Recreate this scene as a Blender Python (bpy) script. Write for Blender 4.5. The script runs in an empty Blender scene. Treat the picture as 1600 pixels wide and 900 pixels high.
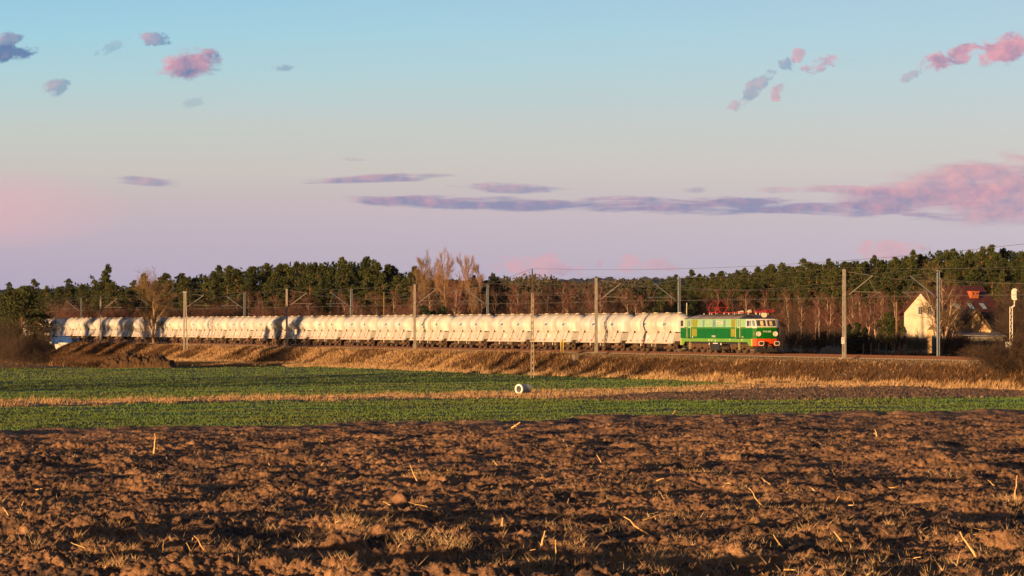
import bpy, math, random
import numpy as np
from math import radians, sin, cos, pi, sqrt

# ------------------------------------------------------------------ camera, sky, sun, exposure
S = bpy.context.scene
COL = S.collection
F = 4915.0            # focal length in photo pixels (110 mm lens)
CZ = 5.5              # camera height above the far field
HY = 508.0            # photo row of the horizon

cam = bpy.data.objects.new('camera', bpy.data.cameras.new('camera'))
COL.objects.link(cam)
cam.location = (0, 0, CZ)
cam.rotation_euler = (radians(90), 0, 0)
cam.data.sensor_width = 36
cam.data.lens = F / 1600 * 36
cam.data.shift_y = (HY - 450) / 1600
cam.data.clip_start = 0.5
cam.data.clip_end = 20000
S.camera = cam

SUN_EL = radians(2.5)
SUN_DIR = (-0.60, -0.80)         # horizontally towards the sun (behind the camera, to the left)
SUN_STRENGTH = 5.0
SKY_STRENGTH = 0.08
S.view_settings.view_transform = 'Standard'
S.view_settings.look = 'None'
S.view_settings.gamma = 1
S.view_settings.exposure = 0.98
S.view_settings.use_curve_mapping = False

def srgb(r, g, b):
    f = lambda c: (c / 255 / 12.92) if c / 255 <= 0.04045 else ((c / 255 + 0.055) / 1.055) ** 2.4
    return (f(r), f(g), f(b), 1)

W = bpy.data.worlds.new('World')
S.world = W
W.use_nodes = True
nt = W.node_tree
nt.nodes.clear()

class NB:
    """small node-building helper"""
    def __init__(s, nt): s.nt = nt
    def n(s, t, **k):
        nd = s.nt.nodes.new(t)
        for a, b in k.items(): setattr(nd, a, b)
        return nd
    def l(s, a, b): s.nt.links.new(a, b)
    def m(s, op, a, b=None, c=None, clamp=False):
        nd = s.n('ShaderNodeMath', operation=op, use_clamp=clamp)
        for i, v in enumerate((a, b, c)):
            if v is None: continue
            if isinstance(v, (int, float)): nd.inputs[i].default_value = v
            else: s.l(v, nd.inputs[i])
        return nd.outputs[0]
    def mix(s, f, a, b, blend='MIX'):
        nd = s.n('ShaderNodeMix', data_type='RGBA', blend_type=blend)
        for i, v in ((0, f), (6, a), (7, b)):
            if isinstance(v, (int, float)): nd.inputs[i].default_value = v
            elif isinstance(v, tuple): nd.inputs[i].default_value = v
            else: s.l(v, nd.inputs[i])
        return nd.outputs[2]
    def ramp(s, f, stops, interp='LINEAR'):
        nd = s.n('ShaderNodeValToRGB')
        cr = nd.color_ramp
        cr.interpolation = interp
        while len(cr.elements) < len(stops): cr.elements.new(0.5)
        for e, (p, c) in zip(cr.elements, stops):
            e.position = p; e.color = c
        s.l(f, nd.inputs[0])
        return nd.outputs[0]
    def noise(s, vec, scale, detail=4, rough=0.55, dist=0.0):
        nd = s.n('ShaderNodeTexNoise')
        nd.inputs['Scale'].default_value = scale
        nd.inputs['Detail'].default_value = detail
        nd.inputs['Roughness'].default_value = rough
        nd.inputs['Distortion'].default_value = dist
        if vec is not None: s.l(vec, nd.inputs['Vector'])
        return nd.outputs['Fac']

g = NB(nt)
tc = g.n('ShaderNodeTexCoord').outputs['Generated']
sep = g.n('ShaderNodeSeparateXYZ'); g.l(tc, sep.inputs[0])
dx, dy, dz = sep.outputs
yy = g.m('MAXIMUM', dy, 0.02)
az = g.m('DIVIDE', dx, yy)                 # tangent of bearing
el = g.m('DIVIDE', dz, yy)                 # tangent of elevation
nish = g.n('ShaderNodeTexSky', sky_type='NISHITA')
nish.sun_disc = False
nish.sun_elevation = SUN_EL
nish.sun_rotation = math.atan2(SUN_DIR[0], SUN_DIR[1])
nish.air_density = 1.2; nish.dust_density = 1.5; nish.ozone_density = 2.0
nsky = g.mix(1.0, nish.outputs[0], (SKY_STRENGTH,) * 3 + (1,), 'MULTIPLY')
# the sky opposite the low sun: blue, cream, then the pink belt above the horizon
f1 = g.m('MULTIPLY', el, 8.0, clamp=True)
def E(y): return max(0.0, min(1.0, (HY - y) / F * 8.0))
low = g.ramp(f1, [(0, srgb(165, 158, 184)), (E(440), srgb(178, 167, 190)), (E(380), srgb(188, 174, 189)), (E(320), srgb(196, 181, 186)),
                  (E(265), srgb(200, 194, 187)), (E(200), srgb(194, 201, 196)), (E(120), srgb(174, 207, 213)), (E(50), srgb(158, 206, 222)),
                  (E(0), srgb(150, 200, 222)), (1.0, srgb(132, 194, 226))])
f2 = g.m('MULTIPLY', g.m('SUBTRACT', el, 0.12), 1.6, clamp=True)
high = g.mix(f2, low, srgb(36, 62, 118))
# slightly bluer on the left, slightly paler on the right
lr = g.m('MULTIPLY_ADD', az, 2.0, 0.5, clamp=True)
high = g.mix(g.m('MULTIPLY', g.m('POWER', lr, 1.5), 0.42), high, srgb(216, 212, 216))
pink = g.m('MULTIPLY', g.m('SUBTRACT', 1.0, g.m('ADD', g.m('POWER', g.m('DIVIDE', g.m('ADD', az, 0.175), 0.055), 2), g.m('POWER', g.m('DIVIDE', g.m('SUBTRACT', el, 0.037), 0.014), 2)), clamp=True), 0.55)
high = g.mix(pink, high, srgb(226, 178, 186))

# clouds: (photo column, row, half width, half height, tilt deg, strength, warmth, raggedness)
CL = [(14, 84, 62, 17, 10, 1.6, -.25, .8), (12, 64, 30, 14, 0, 1.2, .1, .8), (85, 135, 28, 15, 18, .9, .2, 1.0),
      (242, 60, 30, 13, -8, 1.1, .25, 1.2), (300, 102, 60, 30, 8, 1.9, .5, .6), (180, 72, 40, 9, 25, .45, .1, 1.5),
      (445, 106, 20, 6, 0, .7, .1, 1.2), (303, 158, 18, 10, 10, .35, .1, 1.3), (232, 284, 60, 9, -2, 1.1, .12, .7),
      (605, 279, 135, 8, 2, 1.4, .2, .6), (800, 294, 115, 10, -1, 1.2, .15, .7), (770, 318, 280, 13, -2, 1.6, .05, .6),
      (1130, 320, 320, 17, -1, 1.6, .08, .6), (1350, 328, 190, 17, -3, 1.2, .15, .9),
      (1490, 290, 200, 46, 10, 1.4, .62, .32), (1600, 312, 190, 50, 6, 1.4, .55, .3), (1400, 312, 150, 22, 2, 1.2, .35, .4), (1330, 298, 90, 9, -2, 1.0, .6, 1), (1210, 297, 40, 7, 0, .6, .6, 1),
      (1085, 298, 32, 6, 2, .7, .3, 1), (1215, 142, 18, 16, 50, 1.1, .6, 1.0), (1248, 86, 16, 12, 30, 1.1, .85, 1.1), (1290, 100, 42, 12, 12, 1.0, .7, 1.3), (1190, 128, 62, 15, 38, .8, .25, 1.5),
      (1485, 90, 66, 20, 18, 1.5, .7, .8), (1565, 76, 50, 30, 22, 1.7, .75, .7), (1430, 115, 34, 9, 30, .7, .4, 1.4),
      (545, 248, 28, 4, -4, .35, .3, 1.2), (850, 415, 90, 22, 0, 1.0, .95, 1.2), (1010, 412, 60, 16, 0, .9, .95, 1.2), (1385, 392, 70, 17, 0, .9, .95, 1.1), (480, 425, 60, 10, 0, .35, .5, 1.2)]
cmb = g.n('ShaderNodeCombineXYZ')
g.l(g.m('MULTIPLY', az, F / 100), cmb.inputs[0]); g.l(g.m('MULTIPLY', el, F / 100), cmb.inputs[1])
stretch = g.n('ShaderNodeVectorMath', operation='MULTIPLY'); g.l(cmb.outputs[0], stretch.inputs[0]); stretch.inputs[1].default_value = (1.0, 1.3, 1)
nz = g.noise(stretch.outputs[0], 2.6, 10, 0.7, 0.3)
nz2 = g.noise(stretch.outputs[0], 3.4, 6, 0.6, 0.3)
stretch2 = g.n('ShaderNodeVectorMath', operation='MULTIPLY'); g.l(cmb.outputs[0], stretch2.inputs[0]); stretch2.inputs[1].default_value = (.45, 3.2, 1)
nzs = g.noise(stretch2.outputs[0], 1.6, 7, 0.6, 0.5)
ragged = g.m('SUBTRACT', nz, 0.5)
raggeds = g.m('SUBTRACT', nzs, 0.5)
sky = high
for (cx, cy, rx, ry, tilt, st, warm, rag) in CL:
    ca, sa = cos(radians(tilt)), sin(radians(tilt))
    ax, ay = (cx - 800) / F, (HY - cy) / F
    u = g.m('SUBTRACT', az, ax); v = g.m('SUBTRACT', el, ay)
    ur = g.m('ADD', g.m('MULTIPLY', u, ca * F / rx), g.m('MULTIPLY', v, sa * F / rx))
    vr = g.m('ADD', g.m('MULTIPLY', u, -sa * F / ry), g.m('MULTIPLY', v, ca * F / ry))
    r2 = g.m('ADD', g.m('MULTIPLY', ur, ur), g.m('MULTIPLY', vr, vr))
    flat = rx > 5 * ry or rx > 120
    d = g.m('MULTIPLY_ADD', raggeds if flat else ragged, 5.2 * rag, g.m('SUBTRACT', 0.85, r2))
    sm = g.n('ShaderNodeMapRange', interpolation_type='SMOOTHSTEP'); g.l(d, sm.inputs[0])
    sm.inputs[1].default_value = 0.0; sm.inputs[2].default_value = 0.75
    a = g.m('MULTIPLY', sm.outputs[0], min(.93, .60 * st), clamp=True)
    # the sunlit (lower left facing) part is pink, the rest slate violet
    wf = g.m('MULTIPLY_ADD', g.m('SUBTRACT', nz2, 0.5), 1.9, g.m('MULTIPLY_ADD', ur, -0.36 if ry > 12 and cx < 1400 else -.08, g.m('MULTIPLY_ADD', vr, 0.22, warm)), clamp=True)
    high_c = cy < 200
    cc = g.mix(wf, srgb(98, 124, 166) if high_c else srgb(140, 142, 174), srgb(228, 160, 172) if high_c else srgb(222, 166, 174))
    sky = g.mix(a, sky, cc)
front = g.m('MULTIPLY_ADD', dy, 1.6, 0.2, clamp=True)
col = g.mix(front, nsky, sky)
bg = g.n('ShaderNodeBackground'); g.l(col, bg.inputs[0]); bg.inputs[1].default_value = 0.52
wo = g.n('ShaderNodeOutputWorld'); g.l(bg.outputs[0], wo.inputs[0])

sl = bpy.data.lights.new('sun', 'SUN')
sl.energy = SUN_STRENGTH; sl.angle = radians(0.6); sl.color = (1.0, 0.58, 0.26)
sun = bpy.data.objects.new('sun', sl); COL.objects.link(sun)
from mathutils import Vector, Matrix
sv = Vector((SUN_DIR[0] * cos(SUN_EL), SUN_DIR[1] * cos(SUN_EL), sin(SUN_EL)))
sun.rotation_euler = sv.to_track_quat('Z', 'Y').to_euler()

# ------------------------------------------------------------------ helpers
def tag(o, label=None, cat=None, group=None, kind=None):
    if label: o['label'] = label
    if cat: o['category'] = cat
    if group: o['group'] = group
    if kind: o['kind'] = kind
    return o
def empty(name, loc, rz=0.0, label=None, cat=None, group=None):
    o = bpy.data.objects.new(name, None); COL.objects.link(o)
    o.location = loc; o.rotation_euler = (0, 0, rz); o.empty_display_size = 0.2
    return tag(o, label, cat, group)
KIDS = {}
def link(o, parent=None):
    COL.objects.link(o)
    if parent is not None:
        o.parent = parent
        KIDS.setdefault(parent.name, []).append(o)
    return o
def copy_tree(o, parent=None):
    c = o.copy(); link(c, parent)
    if parent is None: c.parent = None
    for ch in KIDS.get(o.name, []): copy_tree(ch, c)
    return c
def mesh_np(name, V, Fq, mats, parent=None, smooth=False, mi=None, attr=None):
    """V (n,3); Fq (m,k) array of faces, all with k corners"""
    me = bpy.data.meshes.new(name)
    V = np.asarray(V, np.float32); Fq = np.asarray(Fq, np.int32)
    n, k = Fq.shape
    me.vertices.add(len(V)); me.vertices.foreach_set('co', V.ravel())
    me.loops.add(n * k); me.loops.foreach_set('vertex_index', Fq.ravel())
    me.polygons.add(n)
    me.polygons.foreach_set('loop_start', np.arange(0, n * k, k, dtype=np.int32))
    if smooth: me.polygons.foreach_set('use_smooth', np.ones(n, bool))
    if not isinstance(mats, (list, tuple)): mats = [mats]
    for m_ in mats: me.materials.append(m_)
    if mi is not None: me.polygons.foreach_set('material_index', np.asarray(mi, np.int32))
    if attr is not None:
        for an, av in attr.items():
            at = me.attributes.new(an, 'FLOAT', 'POINT'); at.data.foreach_set('value', np.asarray(av, np.float32))
    me.update(calc_edges=True)
    o = bpy.data.objects.new(name, me)
    link(o, parent)
    return o

class MB:
    def __init__(s): s.v = []; s.f = []; s.m = []; s.mat = 0
    def add(s, vs, fs):
        b = len(s.v); s.v += [tuple(p) for p in vs]
        for f in fs: s.f.append(tuple(b + i for i in f)); s.m.append(s.mat)
    def box(s, x0, x1, y0, y1, z0, z1):
        s.add([(x0, y0, z0), (x1, y0, z0), (x1, y1, z0), (x0, y1, z0), (x0, y0, z1), (x1, y0, z1), (x1, y1, z1), (x0, y1, z1)],
              [(3, 2, 1, 0), (4, 5, 6, 7), (0, 1, 5, 4), (1, 2, 6, 5), (2, 3, 7, 6), (3, 0, 4, 7)])
    def hexa(s, p):  # 8 points bottom loop, top loop
        s.add(p, [(3, 2, 1, 0), (4, 5, 6, 7), (0, 1, 5, 4), (1, 2, 6, 5), (2, 3, 7, 6), (3, 0, 4, 7)])
    def tube(s, pts, r, n=6, cap=True):
        pts = [Vector(p) for p in pts]
        rs = r if isinstance(r, (list, tuple)) else [r] * len(pts)
        b = []
        for i, p in enumerate(pts):
            t = (pts[min(i + 1, len(pts) - 1)] - pts[max(i - 1, 0)]).normalized()
            a = Vector((0, 0, 1)) if abs(t.z) < 0.9 else Vector((1, 0, 0))
            u = t.cross(a).normalized(); w = t.cross(u)
            for k in range(n):
                an = 2 * pi * (k + .5) / n
                b.append(p + (u * cos(an) + w * sin(an)) * rs[i])
        fs = []
        for i in range(len(pts) - 1):
            for k in range(n):
                k2 = (k + 1) % n
                fs.append((i * n + k, i * n + k2, (i + 1) * n + k2, (i + 1) * n + k))
        if cap: fs.append(tuple(range(n))); fs.append(tuple((len(pts) - 1) * n + k for k in reversed(range(n))))
        s.add(b, fs)
    def disc(s, c, axis, r, th, n=16, ri=0.0):
        c = Vector(c); t = Vector(axis).normalized()
        if ri <= 0: s.tube([c - t * th / 2, c + t * th / 2], r, n); return
        a = Vector((0, 0, 1)) if abs(t.z) < 0.9 else Vector((1, 0, 0))
        u = t.cross(a).normalized(); w = t.cross(u)
        vs = []
        for (rr, h) in ((r, -th / 2), (r, th / 2), (ri, th / 2), (ri, -th / 2)):
            for k in range(n):
                an = 2 * pi * k / n; vs.append(c + (u * cos(an) + w * sin(an)) * rr + t * h)
        fs = []
        for q in range(4):
            for k in range(n):
                k2 = (k + 1) % n; q2 = (q + 1) % 4
                fs.append((q * n + k, q * n + k2, q2 * n + k2, q2 * n + k))
        s.add(vs, fs)
    def loft(s, rings, closed=True, cap=True, mats=None):
        n = len(rings[0]); b = len(s.v)
        for r in rings: s.v += [tuple(p) for p in r]
        for i in range(len(rings) - 1):
            for k in range(n if closed else n - 1):
                k2 = (k + 1) % n
                s.f.append((b + i * n + k, b + i * n + k2, b + (i + 1) * n + k2, b + (i + 1) * n + k))
                s.m.append(mats(i, k) if mats else s.mat)
        if cap:
            s.f.append(tuple(b + k for k in reversed(range(n)))); s.m.append(s.mat)
            s.f.append(tuple(b + (len(rings) - 1) * n + k for k in range(n))); s.m.append(s.mat)
    def build(s, name, mats, parent=None, smooth=False, bevel=0.0):
        me = bpy.data.meshes.new(name)
        me.from_pydata(s.v, [], s.f)
        if not isinstance(mats, (list, tuple)): mats = [mats]
        for m_ in mats: me.materials.append(m_)
        me.polygons.foreach_set('material_index', s.m)
        if smooth: me.polygons.foreach_set('use_smooth', [True] * len(s.f))
        me.update()
        if smooth: me.set_sharp_from_angle(angle=radians(50))
        o = bpy.data.objects.new(name, me); link(o, parent)
        if bevel:
            bm = o.modifiers.new('bevel', 'BEVEL'); bm.width = bevel; bm.segments = 1; bm.limit_method = 'ANGLE'
        return o

def mat(name, c, rough=0.7, var=0.25, scale=3.0, c2=None, metal=0.0, bump=0.0, bscale=20, rnd=0.0, coord='Object', spec=0.4, detail=5, sheen=0, c3=None, sc3=0.4):
    m_ = bpy.data.materials.new(name); m_.use_nodes = True
    t = m_.node_tree; t.nodes.clear(); q = NB(t)
    co = q.n('ShaderNodeTexCoord').outputs[coord] if coord != 'World' else q.n('ShaderNodeNewGeometry').outputs['Position']
    c = tuple(c[:3]) + (1,)
    if c2 is None:
        c2 = tuple(max(0, x * (1 - var)) for x in c[:3]); ca = tuple(min(1, x * (1 + var * .6)) for x in c[:3])
    else: ca = c
    f = q.noise(co, scale, detail, 0.6)
    f = q.m('MULTIPLY_ADD', q.m('SUBTRACT', f, .5), 2.2, .5, clamp=True)
    col = q.mix(f, tuple(c2[:3]) + (1,), tuple(ca[:3]) + (1,))
    if c3 is not None:
        f3 = q.noise(co, sc3, 3, 0.6); f3 = q.m('MULTIPLY_ADD', q.m('SUBTRACT', f3, .5), 4, .45, clamp=True)
        col = q.mix(f3, col, tuple(c3[:3]) + (1,))
    if rnd:
        oi = q.n('ShaderNodeObjectInfo')
        hs = q.n('ShaderNodeHueSaturation')
        q.l(q.m('MULTIPLY_ADD', oi.outputs['Random'], rnd * 2, 1 - rnd), hs.inputs['Value'])
        q.l(q.m('MULTIPLY_ADD', oi.outputs['Random'], -.03, .515), hs.inputs['Hue'])
        q.l(col, hs.inputs['Color']); col = hs.outputs[0]
    b = q.n('ShaderNodeBsdfPrincipled')
    q.l(col, b.inputs['Base Color']); b.inputs['Roughness'].default_value = rough
    b.inputs['Metallic'].default_value = metal; b.inputs['Specular IOR Level'].default_value = spec
    if bump:
        bp = q.n('ShaderNodeBump'); bp.inputs['Strength'].default_value = 1.0; bp.inputs['Distance'].default_value = bump
        q.l(q.noise(co, bscale, 5, .6), bp.inputs['Height']); q.l(bp.outputs[0], b.inputs['Normal'])
    o = q.n('ShaderNodeOutputMaterial'); q.l(b.outputs[0], o.inputs[0])
    return m_

# ------------------------------------------------------------------ railway line: straight, 141.7 m from the camera at its nearest
D0 = 141.7
ND = np.array([0.9282, 0.3720])       # horizontal normal, pointing away from the camera
TD = np.array([0.3720, -0.9282])      # along the track, towards the right and the camera
RZ = 2.6                              # top of rail
TRK_A = math.atan2(TD[1], TD[0])
def line_xy(px, p=0.0):
    """world point at photo column px on the line p metres beyond the train's track"""
    s = .9282 * (px + 1170) / (D0 + p)
    return ((px - 800) / s, F / s)
def line_t(px, p=0.0):
    x, y = line_xy(px, p); return x * TD[0] + y * TD[1]
def WT(t, p=0.0, z=0.0):
    v = ND * (D0 + p) + TD * t
    return (v[0], v[1], z)
def at(px, Y): return ((px - 800) / F * Y, Y)

def smooth(a, b, x):
    t = np.clip((x - a) / (b - a), 0, 1); return t * t * (3 - 2 * t)
def hash2(ix, iy, seed):
    h = (ix.astype(np.int64) * 374761393 + iy.astype(np.int64) * 668265263 + seed * 974711) & 0x7fffffff
    h = (h ^ (h >> 13)) * 1274126177 & 0x7fffffff
    h = (h ^ (h >> 16)) & 0xffffff
    return h / float(0xffffff)
def vnoise(x, y, seed=0):
    ix = np.floor(x); iy = np.floor(y); fx = x - ix; fy = y - iy
    fx = fx * fx * (3 - 2 * fx); fy = fy * fy * (3 - 2 * fy)
    ix = ix.astype(np.int64); iy = iy.astype(np.int64)
    a = hash2(ix, iy, seed); b = hash2(ix + 1, iy, seed); c = hash2(ix, iy + 1, seed); d = hash2(ix + 1, iy + 1, seed)
    return (a * (1 - fx) + b * fx) * (1 - fy) + (c * (1 - fx) + d * fx) * fy
def fbm(x, y, oct=4, seed=0):
    r = 0; a = .5; t = 0
    for o in range(oct):
        r = r + a * vnoise(x * 2 ** o + 17.3 * o, y * 2 ** o - 9.1 * o, seed + o); t += a; a *= .5
    return r / t

BR0, BR1 = line_t(92, -3), line_t(122, -3)       # the underpass
BASE_Y = [0, 40, 54, 75, 100, 150, 250, 330, 5000]
BASE_Z = [2.0, 1.95, 1.62, 1.15, .88, .6, .2, 0, 0]
def ground_z(X, Y):
    X = np.asarray(X, float); Y = np.asarray(Y, float)
    base = np.interp(Y, BASE_Y, BASE_Z)
    p = X * ND[0] + Y * ND[1] - D0; t = X * TD[0] + Y * TD[1]
    far = 1.7
    w = fbm(t * .12, p * .12, 3, 5) - .5
    pn = p + w * .9
    near = smooth(-10.5, -3.6, pn)
    z = base + (2.28 - base) * near
    z = np.where(p > 6.8, 2.28 + (far - 2.28) * smooth(7.2, 11, p), z)
    z = z + np.where((p < -4) | (p > 9), .25 * (fbm(X * .3, Y * .3, 3, 9) - .5), 0)
    # underpass cut through the bank
    cut = smooth(BR0 - 2.5, BR0 + .5, t) * (1 - smooth(BR1 - 5.5, BR1 + 1.0, t)) * smooth(-16, -12, p) * (1 - smooth(11, 16, p))
    z = z * (1 - cut) + (-.35) * cut
    # ballast shoulder and bed of both tracks
    # ground rises gently under the right hand wood
    z = z + 2.5 * smooth(40, 140, p) * smooth(0, 60, X)
    return z
def gz(x, y): return float(ground_z(np.array([x]), np.array([y]))[0])
def base_z(Y): return float(np.interp(Y, BASE_Y, BASE_Z))
def row_Y(py):
    """distance at which the near field appears at photo row py"""
    Y = 200.0
    for _ in range(60): Y = .5 * Y + .5 * (CZ - base_z(Y)) * F / (py - HY)
    return Y
HAZE = 0.00002
def shade_from(px, t, sc):
    x, y = line_xy(px, 0); return (x - .6 * t, y - .8 * t, sc)
SHADOWERS = [shade_from(px, t, sc) for px, t, sc in ((68, 100, 1.0), (88, 100, 1.05), (98, 112, .95), (107, 100, .9), (148, 104, 1.0), (174, 100, 1.05), (200, 100, 1.0), (210, 112, .85), (236, 100, 1.0), (260, 102, .9), (270, 110, .5))]
SHADOWERS += [(-118, 150, .64), (-115, 164, .6), (-112, 177, .62), (-109, 191, .6), (-107, 205, .62), (-104, 219, .58), (-101, 232, .6)]
# ------------------------------------------------------------------ materials
M = {}
M['green_field'] = mat('winter_cereal_soil', (.045, .10, .02), .9, scale=.05, c2=(.06, .08, .025), coord='World', bump=.05, bscale=6)
M['verge'] = mat('dry_verge_soil', (.23, .15, .08), .95, scale=.8, c2=(.14, .09, .05), coord='World', bump=.08, bscale=5)
M['bank'] = mat('embankment_soil', (.17, .11, .06), .95, scale=.5, c2=(.08, .06, .035), coord='World', bump=.1, bscale=4)
M['far_ground'] = mat('woodland_floor', (.10, .075, .045), .95, scale=.4, c2=(.05, .045, .025), coord='World', bump=.08, bscale=4)
M['meadow'] = mat('rough_meadow', (.10, .12, .04), .95, scale=.3, c2=(.12, .09, .05), coord='World', bump=.05, bscale=4)
M['ballast'] = mat('track_ballast', (.40, .29, .15), .95, scale=14, c2=(.11, .08, .05), coord='World', bump=.06, bscale=22, detail=3)
M['rail'] = mat('rusty_rail', (.12, .055, .03), .6, scale=6, coord='World')
M['sleeper'] = mat('concrete_sleeper', (.22, .19, .16), .9, scale=5, coord='World')
# ------------------------------------------------------------------ terrain
colsA = np.linspace(-.27, .27, 620)
rowsY = [118.0]
while rowsY[-1] < 720: rowsY.append(rowsY[-1] * 1.0042)
rowsY = np.array(rowsY)
A, YY = np.meshgrid(colsA, rowsY)
XX = A * YY
# field outlines, from the photo: column, row pairs
PX = 800 + A * F
yP = np.interp(PX, [-600, 0, 100, 400, 600, 800, 1000, 1200, 1600, 2200], [690, 679, 677, 673, 666, 663, 657, 653, 648, 644])
yVL = np.interp(PX, [-600, 0, 250, 500, 800, 1000, 1300, 1600, 2200], [640, 636, 632, 627, 624, 627, 624, 621, 617])
yVU = np.interp(PX, [-600, 0, 250, 500, 800, 1000, 1200, 1300, 1600, 2200], [632, 628, 624.5, 620, 614.5, 608, 600.5, 599, 596.5, 594])
ySU = np.interp(PX, [-600, 860, 1000, 1200, 1600, 2200], [700, 626, 618, 609, 604, 600])
yGU = np.interp(PX, [-600, 0, 300, 450, 600, 800, 1000, 1150, 1200, 1600, 2200], [577, 576, 573, 573, 576, 582, 591, 599, 602, 640, 660])
tabY = np.linspace(100, 700, 1200)
tabz = np.interp(tabY, BASE_Y, BASE_Z)
taby = HY + (CZ - tabz) * F / tabY
def toY(y): return np.interp(-y, -taby, tabY)
def zone_fn(X, Y, jag=True):
    """0 sunk under the ploughed field, 1 green, 2 verge, 3 bare strip, 4 bank grass, 5 ballast, 6 beyond the line, 7 meadow by the house"""
    px = 800 + X / Y * F
    j = (fbm(X * .35, Y * .06, 3, 31) - .5) * 2.4 if jag else 0
    f = lambda xs, ys: toY(np.interp(px, xs, ys) + j)
    P = f([-600, 0, 100, 400, 600, 800, 1000, 1200, 1600, 2200], [690, 679, 677, 673, 666, 663, 657, 653, 648, 644])
    VL = f([-600, 0, 250, 500, 800, 1000, 1300, 1600, 2200], [640, 636, 632, 627, 624, 627, 624, 621, 617])
    VU = f([-600, 0, 250, 500, 800, 1000, 1200, 1300, 1600, 2200], [632, 628, 624.5, 620, 614.5, 608, 600.5, 599, 596.5, 594])
    SU = f([-600, 860, 1000, 1200, 1600, 2200], [700, 626, 618, 609, 604, 600])
    GU = f([-600, 0, 300, 450, 600, 800, 1000, 1150, 1200, 1600, 2200], [577, 576, 573, 573, 576, 582, 591, 599, 602, 640, 660])
    p = X * ND[0] + Y * ND[1] - D0
    z = np.full(X.shape, 4)
    z = np.where(Y < GU, 1, z)
    z = np.where((Y > VL) & (Y < VU), 2, z)
    z = np.where((px > 860) & (Y > VL) & (Y < SU), 3, z)
    z = np.where(Y < VL, 1, z)
    z = np.where(p > -11.5 + (j / 2.4 if jag else 0), 4, z)
    z = np.where(Y < P - 1.5, 0, z)
    z = np.where((p > -3.9 + .8 * (j / 2.4 if jag else 0)) & (p < 8.2), 5, z)
    z = np.where(p >= 8.2, 6, z)
    z = np.where((p >= 8.2) & (p < 22) & (px > 1230) & (px < 1480), 7, z)
    return z
ZZ = ground_z(XX, YY)
Z0 = zone_fn(XX, YY)
rough = np.where(Z0 == 1, .03, .12)
ZZ = ZZ + rough * (fbm(XX * 1.3, YY * 1.3, 3, 3) - .5)
ZZ = np.where(Z0 == 2, ZZ + .18 * fbm(XX * .8, YY * .8, 3, 8), ZZ)
ZZ = np.where(Z0 == 3, ZZ + .22 * (fbm(XX * 2, YY * 2, 3, 12) - .35), ZZ)
ZZ = np.where(Z0 == 0, ZZ - .35, ZZ)
nr, nc = XX.shape
idx = np.arange(nr * nc).reshape(nr, nc)
quads = np.stack([idx[:-1, :-1], idx[:-1, 1:], idx[1:, 1:], idx[1:, :-1]], -1).reshape(-1, 4)
fx = (XX[:-1, :-1] + XX[1:, 1:]) / 2; fy = (YY[:-1, :-1] + YY[1:, 1:]) / 2
fz = zone_fn(fx, fy).ravel()
Vall = np.stack([XX, YY, ZZ], -1).reshape(-1, 3)
def sub_mesh(name, zones, material, kind='structure'):
    sel = quads[np.isin(fz, zones)]
    used, inv = np.unique(sel, return_inverse=True)
    o = mesh_np(name, Vall[used], inv.reshape(-1, 4), material, smooth=True)
    return tag(o, kind=kind)
sub_mesh('green_field', [0, 1], M['green_field'])
sub_mesh('dry_verge', [2], M['verge'])
M['strip'] = mat('bare_strip_soil', (.46, .29, .18), .95, scale=3, c2=(.22, .14, .09), coord='World', bump=.1, bscale=5)
sub_mesh('bare_soil_strip', [3], M['strip'])
sub_mesh('embankment', [4], M['bank'])
sub_mesh('ballast_bed', [5], M['ballast'])
sub_mesh('woodland_ground', [6], M['far_ground'])
sub_mesh('meadow', [7], M['meadow'])
# the country around and beyond, one coarse sheet to the horizon
gx = np.concatenate([np.arange(-2500, -400, 130), np.arange(-400, 401, 20), np.arange(530, 2601, 130)])
gy = np.concatenate([np.arange(-600, 0, 100), np.arange(0, 800, 20), np.arange(800, 3401, 200)])
GX, GY = np.meshgrid(gx, gy)
GZ = ground_z(GX, np.maximum(GY, 1))
inside = (np.abs(GX) < .27 * GY + 25) & (GY < 745)
GZ = np.where(inside, GZ - 3.0, GZ - .02)
i2 = np.arange(GX.size).reshape(GX.shape)
q2 = np.stack([i2[:-1, :-1], i2[:-1, 1:], i2[1:, 1:], i2[1:, :-1]], -1).reshape(-1, 4)
tag(mesh_np('ground', np.stack([GX, GY, GZ], -1).reshape(-1, 3), q2, M['far_ground'], smooth=True), kind='structure')

# ---- far wooded hills beyond the gap
M['hill'] = mat('far_forest', (.03, .04, .025), .95, scale=.02, c2=(.05, .04, .035), coord='World')
hx = np.linspace(-1500, 1700, 1400)
rings = []
for k, (yy_, hh) in enumerate([(2000, 0), (2150, .35), (2300, .6), (2450, .85), (2600, 1.0), (2900, .6)]):
    top = 38.5 + 1.8 * np.sin(hx / 260 + 1) + 1.2 * np.sin(hx / 97)
    top = top * (.80 + .20 * smooth(-250, -60, hx))
    z = top * hh + (3.5 * fbm(hx / 5, hx * 0 + k * 5, 2, 40) + 2.5 * vnoise(hx / 2.6, hx * 0 + k, 3)) * (hh > .2)
    rings.append(np.stack([hx, np.full_like(hx, yy_), z], -1))
V = np.concatenate(rings); n = len(hx)
q3 = np.array([(r * n + i, r * n + i + 1, (r + 1) * n + i + 1, (r + 1) * n + i) for r in range(5) for i in range(n - 1)])
tag(mesh_np('hills', V, q3, M['hill']), kind='structure')

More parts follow.
